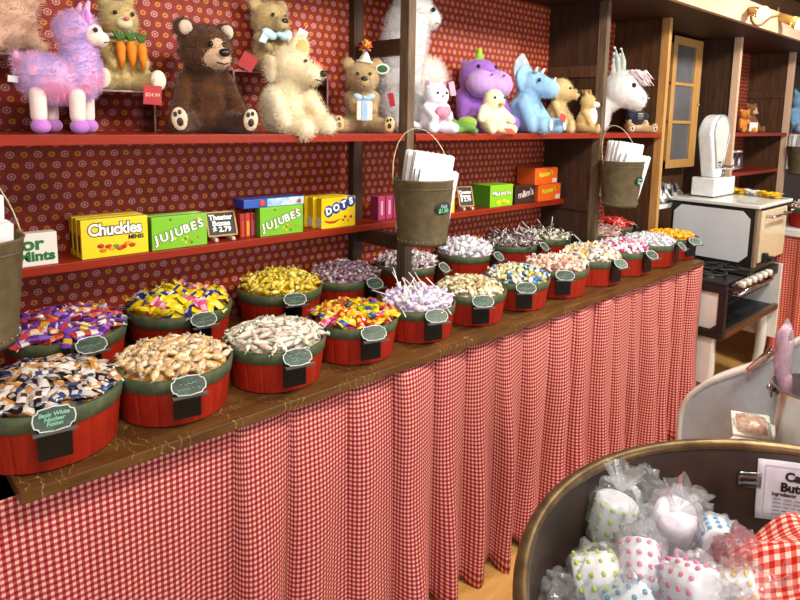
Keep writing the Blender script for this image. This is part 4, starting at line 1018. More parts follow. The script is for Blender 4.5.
# 10 purple hippo with green spike
def hippo():
    q = at(480, 130, Y=1.985); t = thing('plush_hippo', 'purple plush hippo with wide lilac muzzle and green spike on its head', 'plush toy', (q.x, 2.005, UZ), R(-16))
    pu = plush('#8a56b0', '#9a66be')
    o = blob('body', [((0, 0, .10), (.10, .085, .11)), ((0, -.01, .225), (.095, .08, .085)), ('c', (-.085, -.02, .15), (-.10, -.07, .06), .036, .034), ('c', (.085, -.02, .15), (.10, -.07, .06), .036, .034), ('c', (-.06, -.05, .04), (-.09, -.12, .038), .046, .04), ('c', (.06, -.05, .04), (.09, -.12, .038), .046, .04), ((-.06, .02, .285), (.018, .012, .018)), ((.06, .02, .285), (.018, .012, .018))], [pu], t, .007, 3)
    fur(o, 1600, .006)
    mz = blob('muzzle', [((-.04, -.085, .20), (.068, .065, .058)), ((.04, -.085, .20), (.068, .065, .058)), ((0, -.10, .19), (.09, .06, .048))], [plush('#b08ccc', '#bc9ad4')], t, .006, 3); fur(mz, 600, .004)
    for sx in (-1, 1):
        M().ball((sx*.03, -.148, .235), (.007, .005, .004), 0, 8).build('nostril', mat('#6a3a90', .7), mz); eye(t, (sx*.042, -.065, .272), .009)
    sp = M()
    for k in range(3): sp.lathe([(.022-.006*k, .014*k), (.026-.007*k, .014*k+.006), (.012, .014*k+.018)], 12)
    sp.ball((0, 0, .045), .011, 0, 10); sp.build('spike', plush('#9ac832', '#8aba28'), t, loc=(.0, .0, .300))
hippo()
bpy.data.objects['plush_hippo'].scale = (1.1,)*3
# 11 cream chick and a green turtle
def chick():
    q = at(492, 132, Y=1.812); t = thing('plush_chick', 'cream plush chick sitting in front of the purple hippo', 'plush toy', (q.x, 1.812, UZ), R(-10))
    cr = plush('#ddd6ae', '#e6e0c0')
    o = blob('body', [((0, 0, .055), (.06, .052, .058)), ((0, -.005, .135), (.047, .045, .05)), ('c', (-.045, 0, .095), (-.085, -.03, .06), .024, .018), ('c', (.045, 0, .095), (.075, -.035, .055), .022, .018), ('c', (-.03, -.03, .02), (-.06, -.07, .018), .024, .02), ('c', (.03, -.03, .02), (.06, -.065, .018), .024, .02)], [cr], t, .005, 3); fur(o, 1800, .004)
    M().ball((0, -.055, .122), (.012, .012, .007), 0, 8).build('beak', mat('#d89a3a', .6), t)
    for sx in (-1, 1): eye(t, (sx*.024, -.040, .148), .006)
    hangtag(t, (.0, -.115, .012), .055, .03, mat('#d0553c', .5), (R(-50), 0, R(15)))
    q = at(463, 131, Y=1.80); t = thing('plush_turtle', 'small green plush turtle lying against the cream chick', 'plush toy', (q.x, 1.815, UZ), R(-50))
    o = blob('body', [((.02, 0, .03), (.045, .035, .03)), ((-.035, -.012, .034), (.032, .028, .026)), ('c', (.0, -.03, .015), (-.02, -.05, .012), .014, .012), ('c', (.05, -.02, .015), (.065, -.04, .012), .014, .012)], [plush('#5c8a3c', '#6c9a48')], t, .0045, 3); fur(o, 500, .004)
    blob('shell', [((.028, .004, .045), (.042, .034, .026))], [plush('#8aa83c', '#7a9834')], t, .0045, 2)
    eye(t, (-.05, -.034, .043), .0045); eye(t, (-.06, -.018, .043), .0045)
chick()
bpy.data.objects['plush_chick'].scale = (1.04,)*3
# 12 blue triceratops
def trike():
    q = at(525, 132, Y=1.88); t = thing('plush_triceratops', 'light blue plush triceratops sitting with grey frill facing right', 'plush toy', (q.x, 1.88, UZ), R(14))
    bl = plush('#86b4d4', '#98c2de')
    o = blob('body', [((0, .01, .09), (.082, .08, .095)), ((0, .02, .045), (.09, .085, .047)), ('c', (0, 0, .15), (0, -.02, .20), .06, .06), ((0, -.03, .235), (.064, .064, .06)), ('c', (0, -.06, .225), (0, -.118, .208), .056, .045), ('c', (-.07, -.02, .13), (-.10, -.08, .03), .035, .032), ('c', (.07, -.02, .13), (.10, -.08, .03), .035, .032), ('c', (-.05, -.04, .04), (-.085, -.13, .035), .042, .038), ('c', (.05, -.04, .04), (.085, -.13, .035), .042, .038), ('c', (0, .08, .04), (.03, .17, .02), .035, .012), ((0, .01, .255), (.10, .024, .07))], [bl], t, .007, 3); fur(o, 2600, .006)
    gr = plush('#9fa8ac', '#b4bcc0')
    fr = blob('frill', [((0, .03, .295), (.095, .018, .075)), ((0, .03, .345), (.035, .014, .034)), ((-.06, .03, .31), (.025, .014, .025)), ((.06, .03, .31), (.025, .014, .025))], [gr], t, .006, 2)
    for sx in (-1, 1):
        M().tube([(sx*.038, -.055, .285), (sx*.046, -.070, .308)], [.011, .003], 8).build('horn', plush('#d8dce0', '#d8dce0'), t)
        eye(t, (sx*.055, -.085, .248), .009); pad(t, (sx*.09, -.166, .04), (.022, .026), plush('#c8ced2', '#c8ced2'), (0, 0, 0))
    M().tube([(0, -.132, .238), (0, -.144, .262)], [.011, .003], 8).build('horn', plush('#d8dce0', '#d8dce0'), t)
    hangtag(t, (.035, -.175, .075), .05, .035, mat('#c8443a', .5), (0, .2, R(-10)))
trike()
# 13 tan lion-like dog lying, 14 tan and white horse
t, H, hp = sitting('plush_dog', 'golden tan plush dog sitting behind the blue triceratops', 'plush toy', spot(556, 1.94), R(15), .31, '#c8ac70', '#d6bf8a', furn=3000, furl=.008, ear='flop', armpose=2, snout=1.0, headscale=1.1)
t, H, hp = sitting('plush_horse', 'small tan plush horse with white muzzle beside the grey weathered post', 'plush toy', spot(584, 1.83), R(22), .23, '#c4a468', '#d0b47c', face='#e8e4de', furn=1600, furl=.005, ear='point', armpose=2, snout=1.15)
mn = M(); r = random.Random(3)
for k in range(26):
    a = k/25; p = hp(0, .1-.16*a, .16+.04*sin(a*3)); p2 = hp(r.uniform(-.08, .08), .16-.2*a, .24+r.uniform(0, .05)); mn.tube([p, p2], [.006, .002], 5)
mn.build('mane', plush('#a07a34', '#b08a44'), t)
bb = blob('belly', [((0, -.035, .085), (.034, .03, .055))], [plush('#e6e2da', '#e6e2da')], t, .0045, 2)

# 15 white long-eared plush and 16 bear in a navy shirt
def longear():
    q = at(624, 130, Y=1.83); t = thing('plush_unicorn', 'white long-eared plush with big head and pink forelock', 'plush toy', (q.x-.09, 1.86, UZ), R(-8))
    wh = plush('#d8d8d6', '#e4e3df')
    o = blob('body', [((-.06, .05, .09), (.075, .07, .095)), ('c', (-.04, .03, .15), (.02, -.02, .2), .055, .06), ((.03, -.03, .245), (.112, .10, .104)), ('c', (.045, -.055, .22), (.065, -.10, .19), .080, .064)], [wh], t, .007, 3); fur(o, 2600, .008)
    for x, y, dx in ((.0, .0, -.015), (.055, .01, .0)):
        e = blob('ear', [('c', (x, y, .30), (x+dx, y, .47), .030, .009)], [wh], t, .005, 2)
        M().tube([(x, y-.026, .31), (x+dx*.6, y-.021, .40), (x+dx, y-.008, .462)], [.014, .015, .004], 8).build('inner_ear', plush('#a8b4a8', '#b8c0b4'), e)
    fl = M(); r = random.Random(9)
    for k in range(70):
        a = r.uniform(0, 1); p = (.035+r.uniform(-.03, .03), -.05+r.uniform(-.03, .04), .31); fl.tube([p, (p[0]+r.uniform(-.01, .05), p[1]-r.uniform(.03, .07), .325+r.uniform(-.01, .02)), (p[0]+.05+r.uniform(-.02, .03), p[1]-.085, .285+r.uniform(-.03, .02))], [.006, .007, .002], 5)
    fl.build('forelock', plush('#dcc4cc', '#ead8da'), t)
    eye(t, (.01, -.126, .262), .014); eye(t, (.128, -.08, .262), .013)
    for sx in (-.02, .03): M().ball((.068+sx, -.163, .195), (.006, .004, .005), 0, 8).build('nostril', mat('#c8a8a8', .7), t)
longear()
t, H, hp = sitting('teddy_bear', 'light tan plush bear in a navy printed shirt under the white long-eared plush', 'plush toy', (at(640, 131, Y=1.89).x-.07, 1.90, UZ), R(-25), .255, '#c2a274', '#cfb48a', padc='#d8c4a0', furn=1800, furl=.006, legspread=1.6)
sh_ = blob('shirt', [((0, 0, .085), (.066, .060, .062)), ('c', (-.045, -.01, .115), (-.06, -.03, .095), .025, .024), ('c', (.045, -.01, .115), (.06, -.03, .095), .025, .024)], [mat('#1f2638', .9)], t, .005, 2)
for i, (w_, c_) in enumerate(((.034, '#b8b07a'), (.04, '#6a9aa0'), (.03, '#b0584a'))):
    M().box((0, -.0625, .112-.014*i), (w_, .004, .007)).build('print', mat(c_, .8), sh_)
# 17 toys at the far right
t, H, hp = sitting('teddy_bear', 'small orange plush bear on the far red shelf by the pale post', 'plush toy', (at(750, 131, Y=1.83).x-.07, 1.86, UZ), R(-30), .20, '#c87a28', '#d8903c', furn=900, furl=.005)
t, H, hp = sitting('teddy_bear', 'small brown plush bear behind the orange one on the far red shelf', 'plush toy', (at(760, 131, Y=1.9).x-.1, 1.96, UZ), R(-20), .26, '#7a4a24', '#8a5a30', face='#d8b898', furn=900, furl=.005)
t, H, hp = sitting('plush_rabbit', 'light blue plush with white feet at the right edge of the photo', 'plush toy', (at(802, 120, Y=1.82).x, 1.86, UZ), R(-30), .42, '#7fb2d8', '#96c2e2', padc='#e2e4e2', furn=1500, furl=.008, ear='point')
o = M().box((0, 0, .045), (.09, .003, .07)).box((0, .004, .006), (.03, .014, .012)).build('price_card', mat('#eae6e0', .5), None, loc=(at(755, 110, Y=1.79).x, 1.79, UZ), rot=(0, 0, R(-20)))
tag(o, 'small white price card among the orange toys on the far shelf', 'sign')
for k in range(3):
    t = thing('glass_jar', ['clear glass jar on the low far shelf, nearest the pale post', 'clear glass jar in the middle of three on the low far shelf', 'clear glass jar, third from the pale post on the low shelf'][k], 'jar', (5.06+.12*k, 1.90, 1.3205), 0, 'glass jars on the low far shelf')
    M().lathe([(.001, .003), (.045, .003), (.048, .01), (.048, .12), (.038, .14), (.038, .15), (.035, .15), (.035, .138), (.044, .118), (.044, .008)], 24).build('glass', clear('jar_glass', '#f4e4ea', .03, .85), t)
    M().lathe([(.001, .168), (.03, .166), (.041, .16), (.041, .15)], 20).build('lid', mat('#cfc4c8', .3, metal=.6), t)
    M().lathe([(.001, .01), (.040, .01), (.040, .07), (.001, .085)], 16).build('sweets', mat('#c890a8', .4, '#e8c8d4', 90), t)
# ------------------------------------------------------------------ stove, scale and cabinet at the right
M_enam = mat('#dcdcd6', .18, '#e6e6e0', 6, coat=.5); M_iron = mat('#121212', .45, '#1c1b1a', 60, bump=.15)
M_chr = mat('#c8c8c4', .15, metal=1); M_cream = mat('#d8c8a0', .3, coat=.3)
def stove():
    t = thing('gas_stove', 'old white gas stove with black trim beyond the counter end', 'stove', (0, 0, 0))
    x0, x1, xm, yf, yk = 3.50, 4.46, 3.92, 1.25, 1.775
    M().span((x0+.02, yf+.03, .55), (x0+.04, yk, .80)).build('side_panel', M_enam, t, .004)
    M().span((x1-.02, yf, .30), (x1, yk, .80)).build('side_panel', M_enam, t, .004)
    M().span((x0+.04, yk-.03, .50), (x1-.02, yk, .80)).build('back_panel', M_iron, t)
    m = M()
    for z0, z1 in ((.765, .812), (.505, .548)): m.span((x0, yf-.005, z0), (x0+.05, yk, z1))
    m.span((x0+.004, yf-.004, .548), (x0+.04, yf+.035, .765)); m.span((x0+.004, yk-.03, .548), (x0+.04, yk, .765))
    m.prism([(0, 0), (.04, 0), (0, .04)], .02, X=Matrix.Translation((x0+.004, yf+.035, .548)) @ Matrix.Rotation(pi/2, 4, 'Z'))
    m.build('side_trim', M_iron, t, .003)
    # open oven below the burners
    M().span((x0+.04, yf+.04, .505), (x1-.02, yk-.03, .525)).build('oven_floor', M_iron, t)
    M().span((x0+.04, yf, .50), (x1-.02, yf+.03, .535)).build('front_rail', mat('#6a5138', .3, metal=.5), t, .004)
    for k in range(7): M().cyl((x0+.06, yf+.06+.06*k, .66), (x1-.04, yf+.06+.06*k, .66), .004, n=6).build('oven_rack', M_iron, t)
    M().span((x0+.04, yf+.02, .74), (x1-.02, yf+.05, .80)).build('burner_apron', M_iron, t, .003)
    for x, y in ((x0+.03, yf+.06), (x0+.03, yk-.08), (x1-.07, yf+.06), (x1-.07, yk-.08)):
        m = M(); n = 9
        prof = [(x+.0, y), (x+.045, y), (x+.045, y+.07), (x, y+.07)]
        vs = []; 
        for i in range(n):
            q = i/(n-1); z = .505*(1-q); s = 1-.45*q; off = -.03*sin(pi*q)
            vs += [(x+.022+(a-x-.022)*s, y+.035+(b-y-.035)*s+off+.02*q, z) for a, b in prof]
        fs = [(i*4+k, i*4+(k+1) % 4, (i+1)*4+(k+1) % 4, (i+1)*4+k) for i in range(n-1) for k in range(4)]
        m.add(vs, fs+[(3, 2, 1, 0), tuple((n-1)*4+k for k in range(4))], 0, True); m.build('leg', M_enam, t)
    M().span((x0+.03, yf+.06, .22), (x0+.045, yk-.02, .505)).build('lower_panel', M_enam, t, .004)
    # cooktop
    M().span((x0, yf, .812), (xm, yk, .828)).build('cooktop', M_iron, t, .004)
    for bx, by in ((x0+.11, yf+.14), (x0+.11, yf+.38), (x0+.31, yf+.14), (x0+.31, yf+.38)):
        b = M().lathe([(.001, .012), (.03, .014), (.04, .008), (.045, 0)], 20).build('burner', M_iron, t, loc=(bx, by, .828))
        g = M()
        for k in range(4): g.box((.06*cos(k*pi/2), .06*sin(k*pi/2), .028), (.07, .009, .010), (0, 0, k*pi/2))
        g.tube([(.095*cos(a), .095*sin(a), .026) for a in [2*pi*i/24 for i in range(24)]], .006, 6, closed=True)
        for k in range(4): g.box((.092*cos(k*pi/2), .092*sin(k*pi/2), .012), (.01, .01, .026))
        g.build('grate', M_iron, b)
    M().span((xm-.16, yf-.02, .832), (xm-.05, yf+.40, .842)).build('griddle_cover', mat('#2a2924', .3, metal=.5), t, .004)
    # raised oven
    M().span((xm, yf+.02, .845), (x1, yk, 1.205)).build('high_oven', M_iron, t, .004)
    c = .045; z0, z1, ya, yb_ = .872, 1.182, yf+.045, yk-.02
    oc = [(ya+c, z0), (yb_-c, z0), (yb_, z0+c), (yb_, z1-c), (yb_-c, z1), (ya+c, z1), (ya, z1-c), (ya, z0+c)]
    M().prism(oc, .008, X=Matrix.Translation((xm-.007, 0, 0)) @ Matrix(((0, 1, 0, 0), (1, 0, 0, 0), (0, 0, 1, 0), (0, 0, 0, 1)))).build('oven_side_panel', mat('#d4d9dd', .22, '#dde1e4', 4, coat=.5), t)
    M().span((xm-.03, yf-.01, 1.205), (x1+.03, yk+.0, 1.228)).build('oven_top', M_enam, t, .006)
    d = M().span((xm+.06, yf, .87), (x1-.03, yf+.02, 1.185)).build('oven_door', M_cream, t, .006)
    M().span((xm, yf+.005, .85), (xm+.05, yf+.022, 1.20)).build('oven_front_trim', mat('#8a7560', .35), t, .003)
    M().tube([(xm+.12, yf, 1.15), (xm+.12, yf-.04, 1.15), (x1-.1, yf-.04, 1.15), (x1-.1, yf, 1.15)], .008, 8).build('door_handle', M_chr, d)
    for z in (.90, .80):
        M().span((xm+.10, yf-.03, z-.03), (xm+.14, yf, z+.03)).box((xm+.12, yf-.045, z), (.05, .03, .03)).build('hinge', M_iron, t, .006)
    # control rail
    M().cyl((x0+.03, yf-.055, .775), (xm+.15, yf-.055, .775), .010, n=10).build('towel_rail', M_chr, t)
    for x in (x0+.05, xm+.12): M().cyl((x, yf-.055, .775), (x, yf+.02, .775), .009, n=8).build('rail_bracket', M_iron, t)
    M().cyl((x0+.04, yf-.015, .812), (xm+.2, yf-.015, .812), .012, n=10).build('gas_pipe', M_iron, t)
    for k in range(6):
        x = x0+.09+.085*k; kb = M().lathe([(.001, .05), (.016, .05), (.019, .044), (.019, .016), (.010, .012), (.008, 0)], 14, 0, Matrix.Rotation(pi/2, 4, 'X')).build('knob', mat('#e2ded0', .3, coat=.3), t, loc=(x, yf-.02, .822))
stove()
def scale():
    c = at(714, 197, X=4.02); zt = 1.2285
    t = thing('weighing_scale', 'old white shop scale with rounded fan head on the stove', 'scale', (c.x, c.y, zt), 0)
    wm = mat('#e9eae8', .2, coat=.5)
    M().span((0, 0, .006), (.33, .15, .125)).build('base', wm, t, .010)
    for x in (.03, .30):
        for y in (.025, .125): M().cyl((x, y, 0), (x, y, .008), .012).build('foot', M_black, t)
    W_, H0, H1 = .155, .125, .52
    out = [(.06, H0), (-.06, H0)]
    top = [(W_*cos(a), H1-W_*.85+W_*.85*sin(a)) for a in [pi-pi*k/16 for k in range(17)]]
    poly = out+top
    m = M().prism(poly, .085); m.build('head', wm, t, .012, loc=(.085, .02, 0))
    inn = [(x*.74, H0+.05+(z-H0)*.83+.012) for x, z in poly]
    M().tube([(x, -.002, z) for x, z in inn], .007, 6, closed=True).build('window_frame', mat('#9fa6a8', .25, coat=.5), t, loc=(.085, .02, 0))
    g = M().prism([(x*.97, z) for x, z in inn], .003).build('window', mat('#c2c6bf', .08, '#d6d8cf', 8, coat=.8), t, loc=(.085, .016, 0))
    M().box((.085, .0155, .22), (.05, .003, .014)).build('name_plate', mat('#7a2a2a', .5), t)
    M().box((.085, .0155, .20), (.035, .003, .008)).build('name_plate', mat('#2a2a2a', .5), t)
    M().lathe([(.001, .0), (.085, 0), (.115, .018), (.112, .020), (.083, .004), (.001, .004)], 28).build('pan', M_chr, t, loc=(.24, .05, .17))
    M().cyl((.24, .05, .12), (.24, .05, .17), .012).build('pan_stem', M_chr, t)
    M().box((.24, .14, .20), (.18, .004, .09)).build('pan_backplate', mat('#a8aaa6', .25, metal=.8), t)
scale()
# glazed cabinet on the wall behind the scale
def cabinet():
    a = at(675, 22, Y=2.0); x0, x1, z0, z1 = 4.27, 4.74, 1.37, 2.285
    t = thing('wall_cabinet', 'honey wood glazed cabinet on the wall behind the white scale', 'cabinet', (0, 0, 0))
    M().span((x0, 2.03, z0), (x1, WY-.002, z1)).build('body', M_dark, t)
    f = M(); w_ = .085
    f.span((x0, 2.0, z0), (x0+w_*.7, 2.026, z1)); f.span((x1-w_*1.3, 2.0, z0), (x1, 2.026, z1))
    f.span((x0, 2.001, z1-.055), (x1, 2.025, z1)); f.span((x0, 2.001, z0), (x1, 2.025, z0+.06))
    for k in (1, 2): z = z0+.06+(z1-z0-.115)*k/3; f.span((x0, 2.002, z-.011), (x1, 2.024, z+.011))
    d = f.build('door', M_light, t, .003)
    M().span((x0+.04, 2.012, z0+.04), (x1-.06, 2.016, z1-.04)).build('glass', mat('#59595a', .06, '#6a6b6c', 3, coat=.8), d)
    M().ball((x1-.03, 1.992, (z0+z1)/2), .010, 0, 8).build('knob', M_light, d)
cabinet()
o = M().span((3.70, 1.785, 1.150), (4.235, WY-.002, 1.178)).build('wall_ledge', M_enam, None, .003); tag(o, 'white ledge holding silver wrapped packets behind the stove', 'shelf')
r = random.Random(4); vs_ = [pillow_me('silver_packet', .11, .075, .022, mat('#b8b6b4', .25, '#5a5654', 45, metal=.3, coat=.4), wrapmat(b), i) for i, b in enumerate(('#d8d4d4', '#3a3634', '#e8e4e4'))]
for k in range(14):
    o = bpy.data.objects.new('silver_packet', vs_[k % 3]); COL.objects.link(o)
    o.location = (3.76+.062*(k % 7)+r.uniform(-.01, .01), 1.82+.03*(k//7)+r.uniform(0, .02), 1.215+.055*(k//7)); o.rotation_euler = (R(70)+r.uniform(-.3, .3), r.uniform(-.5, .5), r.uniform(-.8, .8))
    tag(o, 'silver and black wrapped candy packet heaped on the white ledge', 'candy', 'silver packets on the white ledge')
ym = [pillow_me('loose_packet', .09, .05, .014, wrapmat(a), wrapmat(b), i) for i, (a, b) in enumerate((('#d8a81c', '#e8c84a'), ('#e0dcd4', '#a8a49c'), ('#d8b020', '#8a6a1c'), ('#d4d0cc', '#5a6a9c')))]
for k in range(20):
    o = bpy.data.objects.new('loose_packet', ym[(0, 2, 0, 1, 3)[k % 5]]); COL.objects.link(o)
    o.location = (4.36+.011*(k % 10)+r.uniform(-.01, .01), 1.30+.044*(k % 10), 1.240+.016*(k//10)); o.rotation_euler = (r.uniform(-.3, .3), r.uniform(-.3, .3), r.uniform(0, 6))
    tag(o, 'loose yellow or silver packet on the stove top right of the scale', 'candy', 'loose packets on the stove top')

# counter at the right with its own curtain
t = thing('counter', 'white topped counter at the right edge with red gingham curtain', 'counter', (0, 0, 0))
M().span((4.58, -.6, .965), (5.6, 1.36, 1.015)).build('countertop', M_enam, t, .006)
M().span((4.66, -.5, 0), (5.5, 1.28, .965)).build('body', M_mid, t)
fr_ = [k*.13 for k in range(16)]
c = curtain(fr_, 0, 1.94, 0, .02, .96, amp=.04, nu=300, nv=12, seed=8).build('gingham_curtain', gingham('coral_gingham', .0168, '#e2a088', '#cc6450', '#b03a30'), solid=.0015, loc=(4.62, 1.355, 0), rot=(0, 0, -pi/2))
tag(c, 'red gingham curtain under the white topped counter at right', 'curtain')
def simple_basket(x, y, z, label, cands, name, clabel, group, n, seed, s=1.0):
    t = thing('candy_basket', label, 'basket', (x, y, z), 0, 'baskets on the right-hand counter'); t.scale = (s, s, s)
    meshobj('body', BM, t); meshobj('hoop', HM, t)
    rr = random.Random(seed)
    for k in range(n):
        a, q = rr.uniform(0, 2*pi), sqrt(rr.random())*.92
        o = bpy.data.objects.new(name, cands[k % len(cands)]); COL.objects.link(o)
        o.location = (x+s*RIM*q*cos(a), y+s*RIM*q*sin(a), z+s*(BH-.02)+.05*(1-q*q)+rr.uniform(-.004, .012)); o.rotation_euler = (rr.uniform(-.7, .7), rr.uniform(-.7, .7), rr.uniform(0, 6))
        tag(o, clabel, 'candy', group)
rw = [twist_me('peppermint', .07, .014, wrapmat(a, b, 60), wrapmat(c_), seed=i) for i, (a, b, c_) in enumerate((('#e8e0dc', '#b8282c', '#ece6e4'), ('#b8282c', '#e8dcd8', '#e4dedc'), ('#d8d4cc', '#e8e4e0', '#c8c4c0')))]
simple_basket(4.80, 1.19, 1.016, 'red basket of red and white candies on the white counter near its corner', rw, 'peppermint', 'red and white wrapped peppermint on the right-hand counter', 'peppermints on the right-hand counter', 55, 3, 1.15)
mx_ = [pillow_me('gummy_pack', .07, .05, .015, wrapmat(a), wrapmat(b), i) for i, (a, b) in enumerate((('#d84a8a', '#f0c0d8'), ('#e8d02a', '#d8501c'), ('#e8541c', '#f0a02a'), ('#f0e4ea', '#c83a7a')))]
simple_basket(5.25, 1.22, 1.016, 'red basket of pink and yellow packets farther along the right-hand counter', mx_, 'gummy_pack', 'pink, yellow or orange packet on the right-hand counter', 'packets on the right-hand counter', 50, 5, 1.35)

# lamps above the pale front board
M_glow = mat('#fff1d0', .5, emit=14)
def lamp(px, py, label, rot):
    p = at(px, py, Y=1.44); t = thing('spot_lamp', label, 'lamp', tuple(p), 0, 'spot lamps on the pale front board', rot=rot)
    M().lathe([(.014, -.07), (.026, -.065), (.030, .01), (.042, .06), (.039, .06), (.027, .01), (.022, -.06)], 20).build('shade', mat('#c8a04a', .4), t)
    M().ball((0, 0, .045), (.036, .036, .062), 0, 12).build('bulb', M_glow, t)
    M().tube([(0, 0, -.07), (.0, .02, -.09), (.0, .05, -.10)], .007, 6).build('bracket', mat('#8a7a50', .4, metal=.5), t)
    l = bpy.data.lights.new('lamp_light', 'SPOT'); l.energy = 14; l.color = (1, .82, .55); l.spot_size = R(110); l.shadow_soft_size = .04
    o = bpy.data.objects.new('lamp_light', l); COL.objects.link(o); o.parent = t; o.location = (0, 0, .13); o.rotation_euler = (pi, 0, 0)
lamp(757, 12, 'lit spot lamp on the pale board with a looping cable', (R(105), 0, R(-35)))
lamp(789, 20, 'lit spot lamp at the right edge of the pale board', (R(115), R(0), R(10)))
pts = [at(x, y, Y=1.497) for x, y in ((752, 8), (750.5, 14), (751, 20), (753.5, 24), (757, 25.5), (762, 24.5), (767, 20), (771, 17), (777, 16), (786, 15))]
o = M().tube([(p.x, p.y-.004, p.z) for p in pts], .006, 6).build('lamp_cable', mat('#8a6a44', .6)); tag(o, 'thin cable looping along the pale board between two lamps', 'cable')
# ------------------------------------------------------------------ copper kettle of candy button rolls
KX, KY, KR, KZ = 1.02, .092, .535, 1.0
def kettle():
    t = thing('copper_kettle', 'large dark copper candy kettle with bright rolled rim', 'kettle', (KX, KY, 0))
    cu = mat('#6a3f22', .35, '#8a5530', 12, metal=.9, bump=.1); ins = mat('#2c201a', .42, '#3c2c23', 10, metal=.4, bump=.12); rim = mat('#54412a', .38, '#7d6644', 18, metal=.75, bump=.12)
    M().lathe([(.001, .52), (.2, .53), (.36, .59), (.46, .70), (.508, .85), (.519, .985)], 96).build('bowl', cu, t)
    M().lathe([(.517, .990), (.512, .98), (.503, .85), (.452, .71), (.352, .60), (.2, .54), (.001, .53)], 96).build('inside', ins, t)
    M().lathe([(.5195+.0125*cos(a), .994+.0125*sin(a)) for a in [2*pi*k/14 for k in range(15)]], 128).build('rim', rim, t)
    M().tube([(.47*cos(a), .47*sin(a), .66) for a in [2*pi*k/40 for k in range(40)]], .012, 8, closed=True).build('stand_ring', M_iron, t)
    for k in range(3): M().tube([(.48*cos(a), .48*sin(a), .66) if i == 0 else (.52*cos(a), .52*sin(a), .0) for a in [k*2*pi/3+.5] for i in (0, 1)], .014, 8).build('stand_leg', M_iron, t)
kettle()
WALL = lambda z: .503+(.512-.503)*(z-.85)/.13 if z > .85 else .452+(.503-.452)*(z-.71)/.14
def onwall(s, z, d=.004):          # s metres to the right along the far inner wall
    a = R(24.0)-s/.51; r = WALL(z)-d
    return (KX+r*cos(a), KY+r*sin(a), z)
g = M().grid(lambda u, v: onwall(-.128+.285*u, .840+.132*v), 24, 6)
o = g.build('ingredient_sign', mat('#e2e0ec', .5), None, solid=.0008)
tag(o, 'white printed ingredient sign taped inside the far wall of the kettle', 'sign')
def bent(s, size, x, z, m, off=.0, align='CENTER', font=None):
    tx = text(s, size, m, o, (0, 0, 0), (0, 0, 0), ext=.0, off=off, align=align)
    for v in tx.data.vertices: v.co = onwall(x+v.co.x, z+v.co.y, .006)
bent('Candy', .027, -.037, .938, K_k, .0012); bent('Buttons', .027, -.037, .914, K_k, .0012)
bent('Ingredients:', .0105, -.096, .898, K_k, .0004, 'LEFT')
rr = random.Random(6); lines = M()
for i in range(5):
    x = -.094
    while x < .10:
        w_ = rr.uniform(.008, .02); lines.grid(lambda u, v: onwall(x+w_*u, .886-.0085*i+.0022*v, .0062), 2, 1); x += w_+.004
lines.build('fine_print', mat('#8a8898', .6), o)
fr = M()
for a_, b_ in (((-.112, .852), (-.112, .960)), ((-.112, .960), (.14, .960)), ((-.112, .852), (.14, .852))):
    fr.tube([onwall(a_[0]+(b_[0]-a_[0])*k/12, a_[1]+(b_[1]-a_[1])*k/12, .006) for k in range(13)], .0006, 4)
fr.build('border', mat('#b8b6c8', .6), o)
tp = M().grid(lambda u, v: onwall(-.168+.05*u, .905+.035*v, .0045), 6, 2).build('adhesive_tape', clear('clear_tape', '#dfe4e6', .2, .88), o, solid=.0003)

# rolls of candy buttons in clear bags
BAG = film('bag_film', '#fbfcfe', .17)
M_paper = mat('#eceef0', .6, '#e2e6ec', 12)
def crumple(name, c, r, m, parent, seed, amp=.22, rot=(0, 0, 0), freq=2.3):
    k = M(); n, h = 44, 26; of = Vector((seed*7.3, seed*2.1, 0)); vs = []
    for j in range(h+1):
        p = -pi/2+pi*j/h
        for i in range(n):
            a = 2*pi*i/n; d = Vector((cos(p)*cos(a), cos(p)*sin(a), sin(p)))
            f = 1+amp*(abs(noise.noise(d*freq+of))*2-.6)+amp*.5*(abs(noise.noise(d*freq*2.7+of))*2-.5)
            vs.append((d.x*f*r[0], d.y*f*r[1], d.z*f*r[2]))
    fs = [(j*n+i, j*n+(i+1) % n, (j+1)*n+(i+1) % n, (j+1)*n+i) for j in range(h) for i in range(n)]
    k.add(vs, fs, 0, True)
    return k.build(name, m, parent, loc=c, rot=rot)
def roll(px, py, Z, rot, dot, label, r=.036, L=.085, seed=0, bag=1.35, dots=True):
    p = at(px, py, Z=Z); t = thing('candy_button_roll', label, 'candy', tuple(p), 0, 'candy button rolls in the kettle', rot=rot)
    k = M()
    k.lathe([(.001, -L*.46), (r*.8, -L*.47), (r*.97, -L*.44), (r, -L*.3), (r*1.01, 0), (r, L*.3), (r*.97, L*.44), (r*.8, L*.47), (r*.55, L*.44), (.001, L*.45)], 40, fn=lambda a, q, z: q*(1+.03*sin(3*a+seed)+.02*sin(7*a)))
    k.build('paper_strip', M_paper if dots else mat('#efdfe4', .6, '#e6e8f2', 14), t)
    if dots:
        d = M()
        for i in range(12):
            a = i*pi/6
            for j in range(4):
                q = r*1.0; d.ball((q*cos(a), q*sin(a), L*(-.36+.24*j)), (.0052, .0052, .0046), 0, 8)
        d.build('candy_dots', mat(dot, .45), t)
    crumple('clear_bag', (0, 0, .012), (r*bag*1.12, r*bag*1.05, L*.5*bag*1.1), BAG, t, seed)
    tw = M(); f0 = L*.5*bag
    tw.grid(lambda u, v: ((.006+.034*v)*cos(2*pi*u)*(1+.3*sin(10*pi*u)), (.006+.030*v)*sin(2*pi*u)*(1+.3*cos(12*pi*u)), f0*.95+.045*v), 40, 4, sm=False)
    tw.build('bag_top', BAG, t)
    return t
G, B_, P_, Y_ = '#b4d23a', '#3aa0d0', '#e88aa8', '#e8c840'
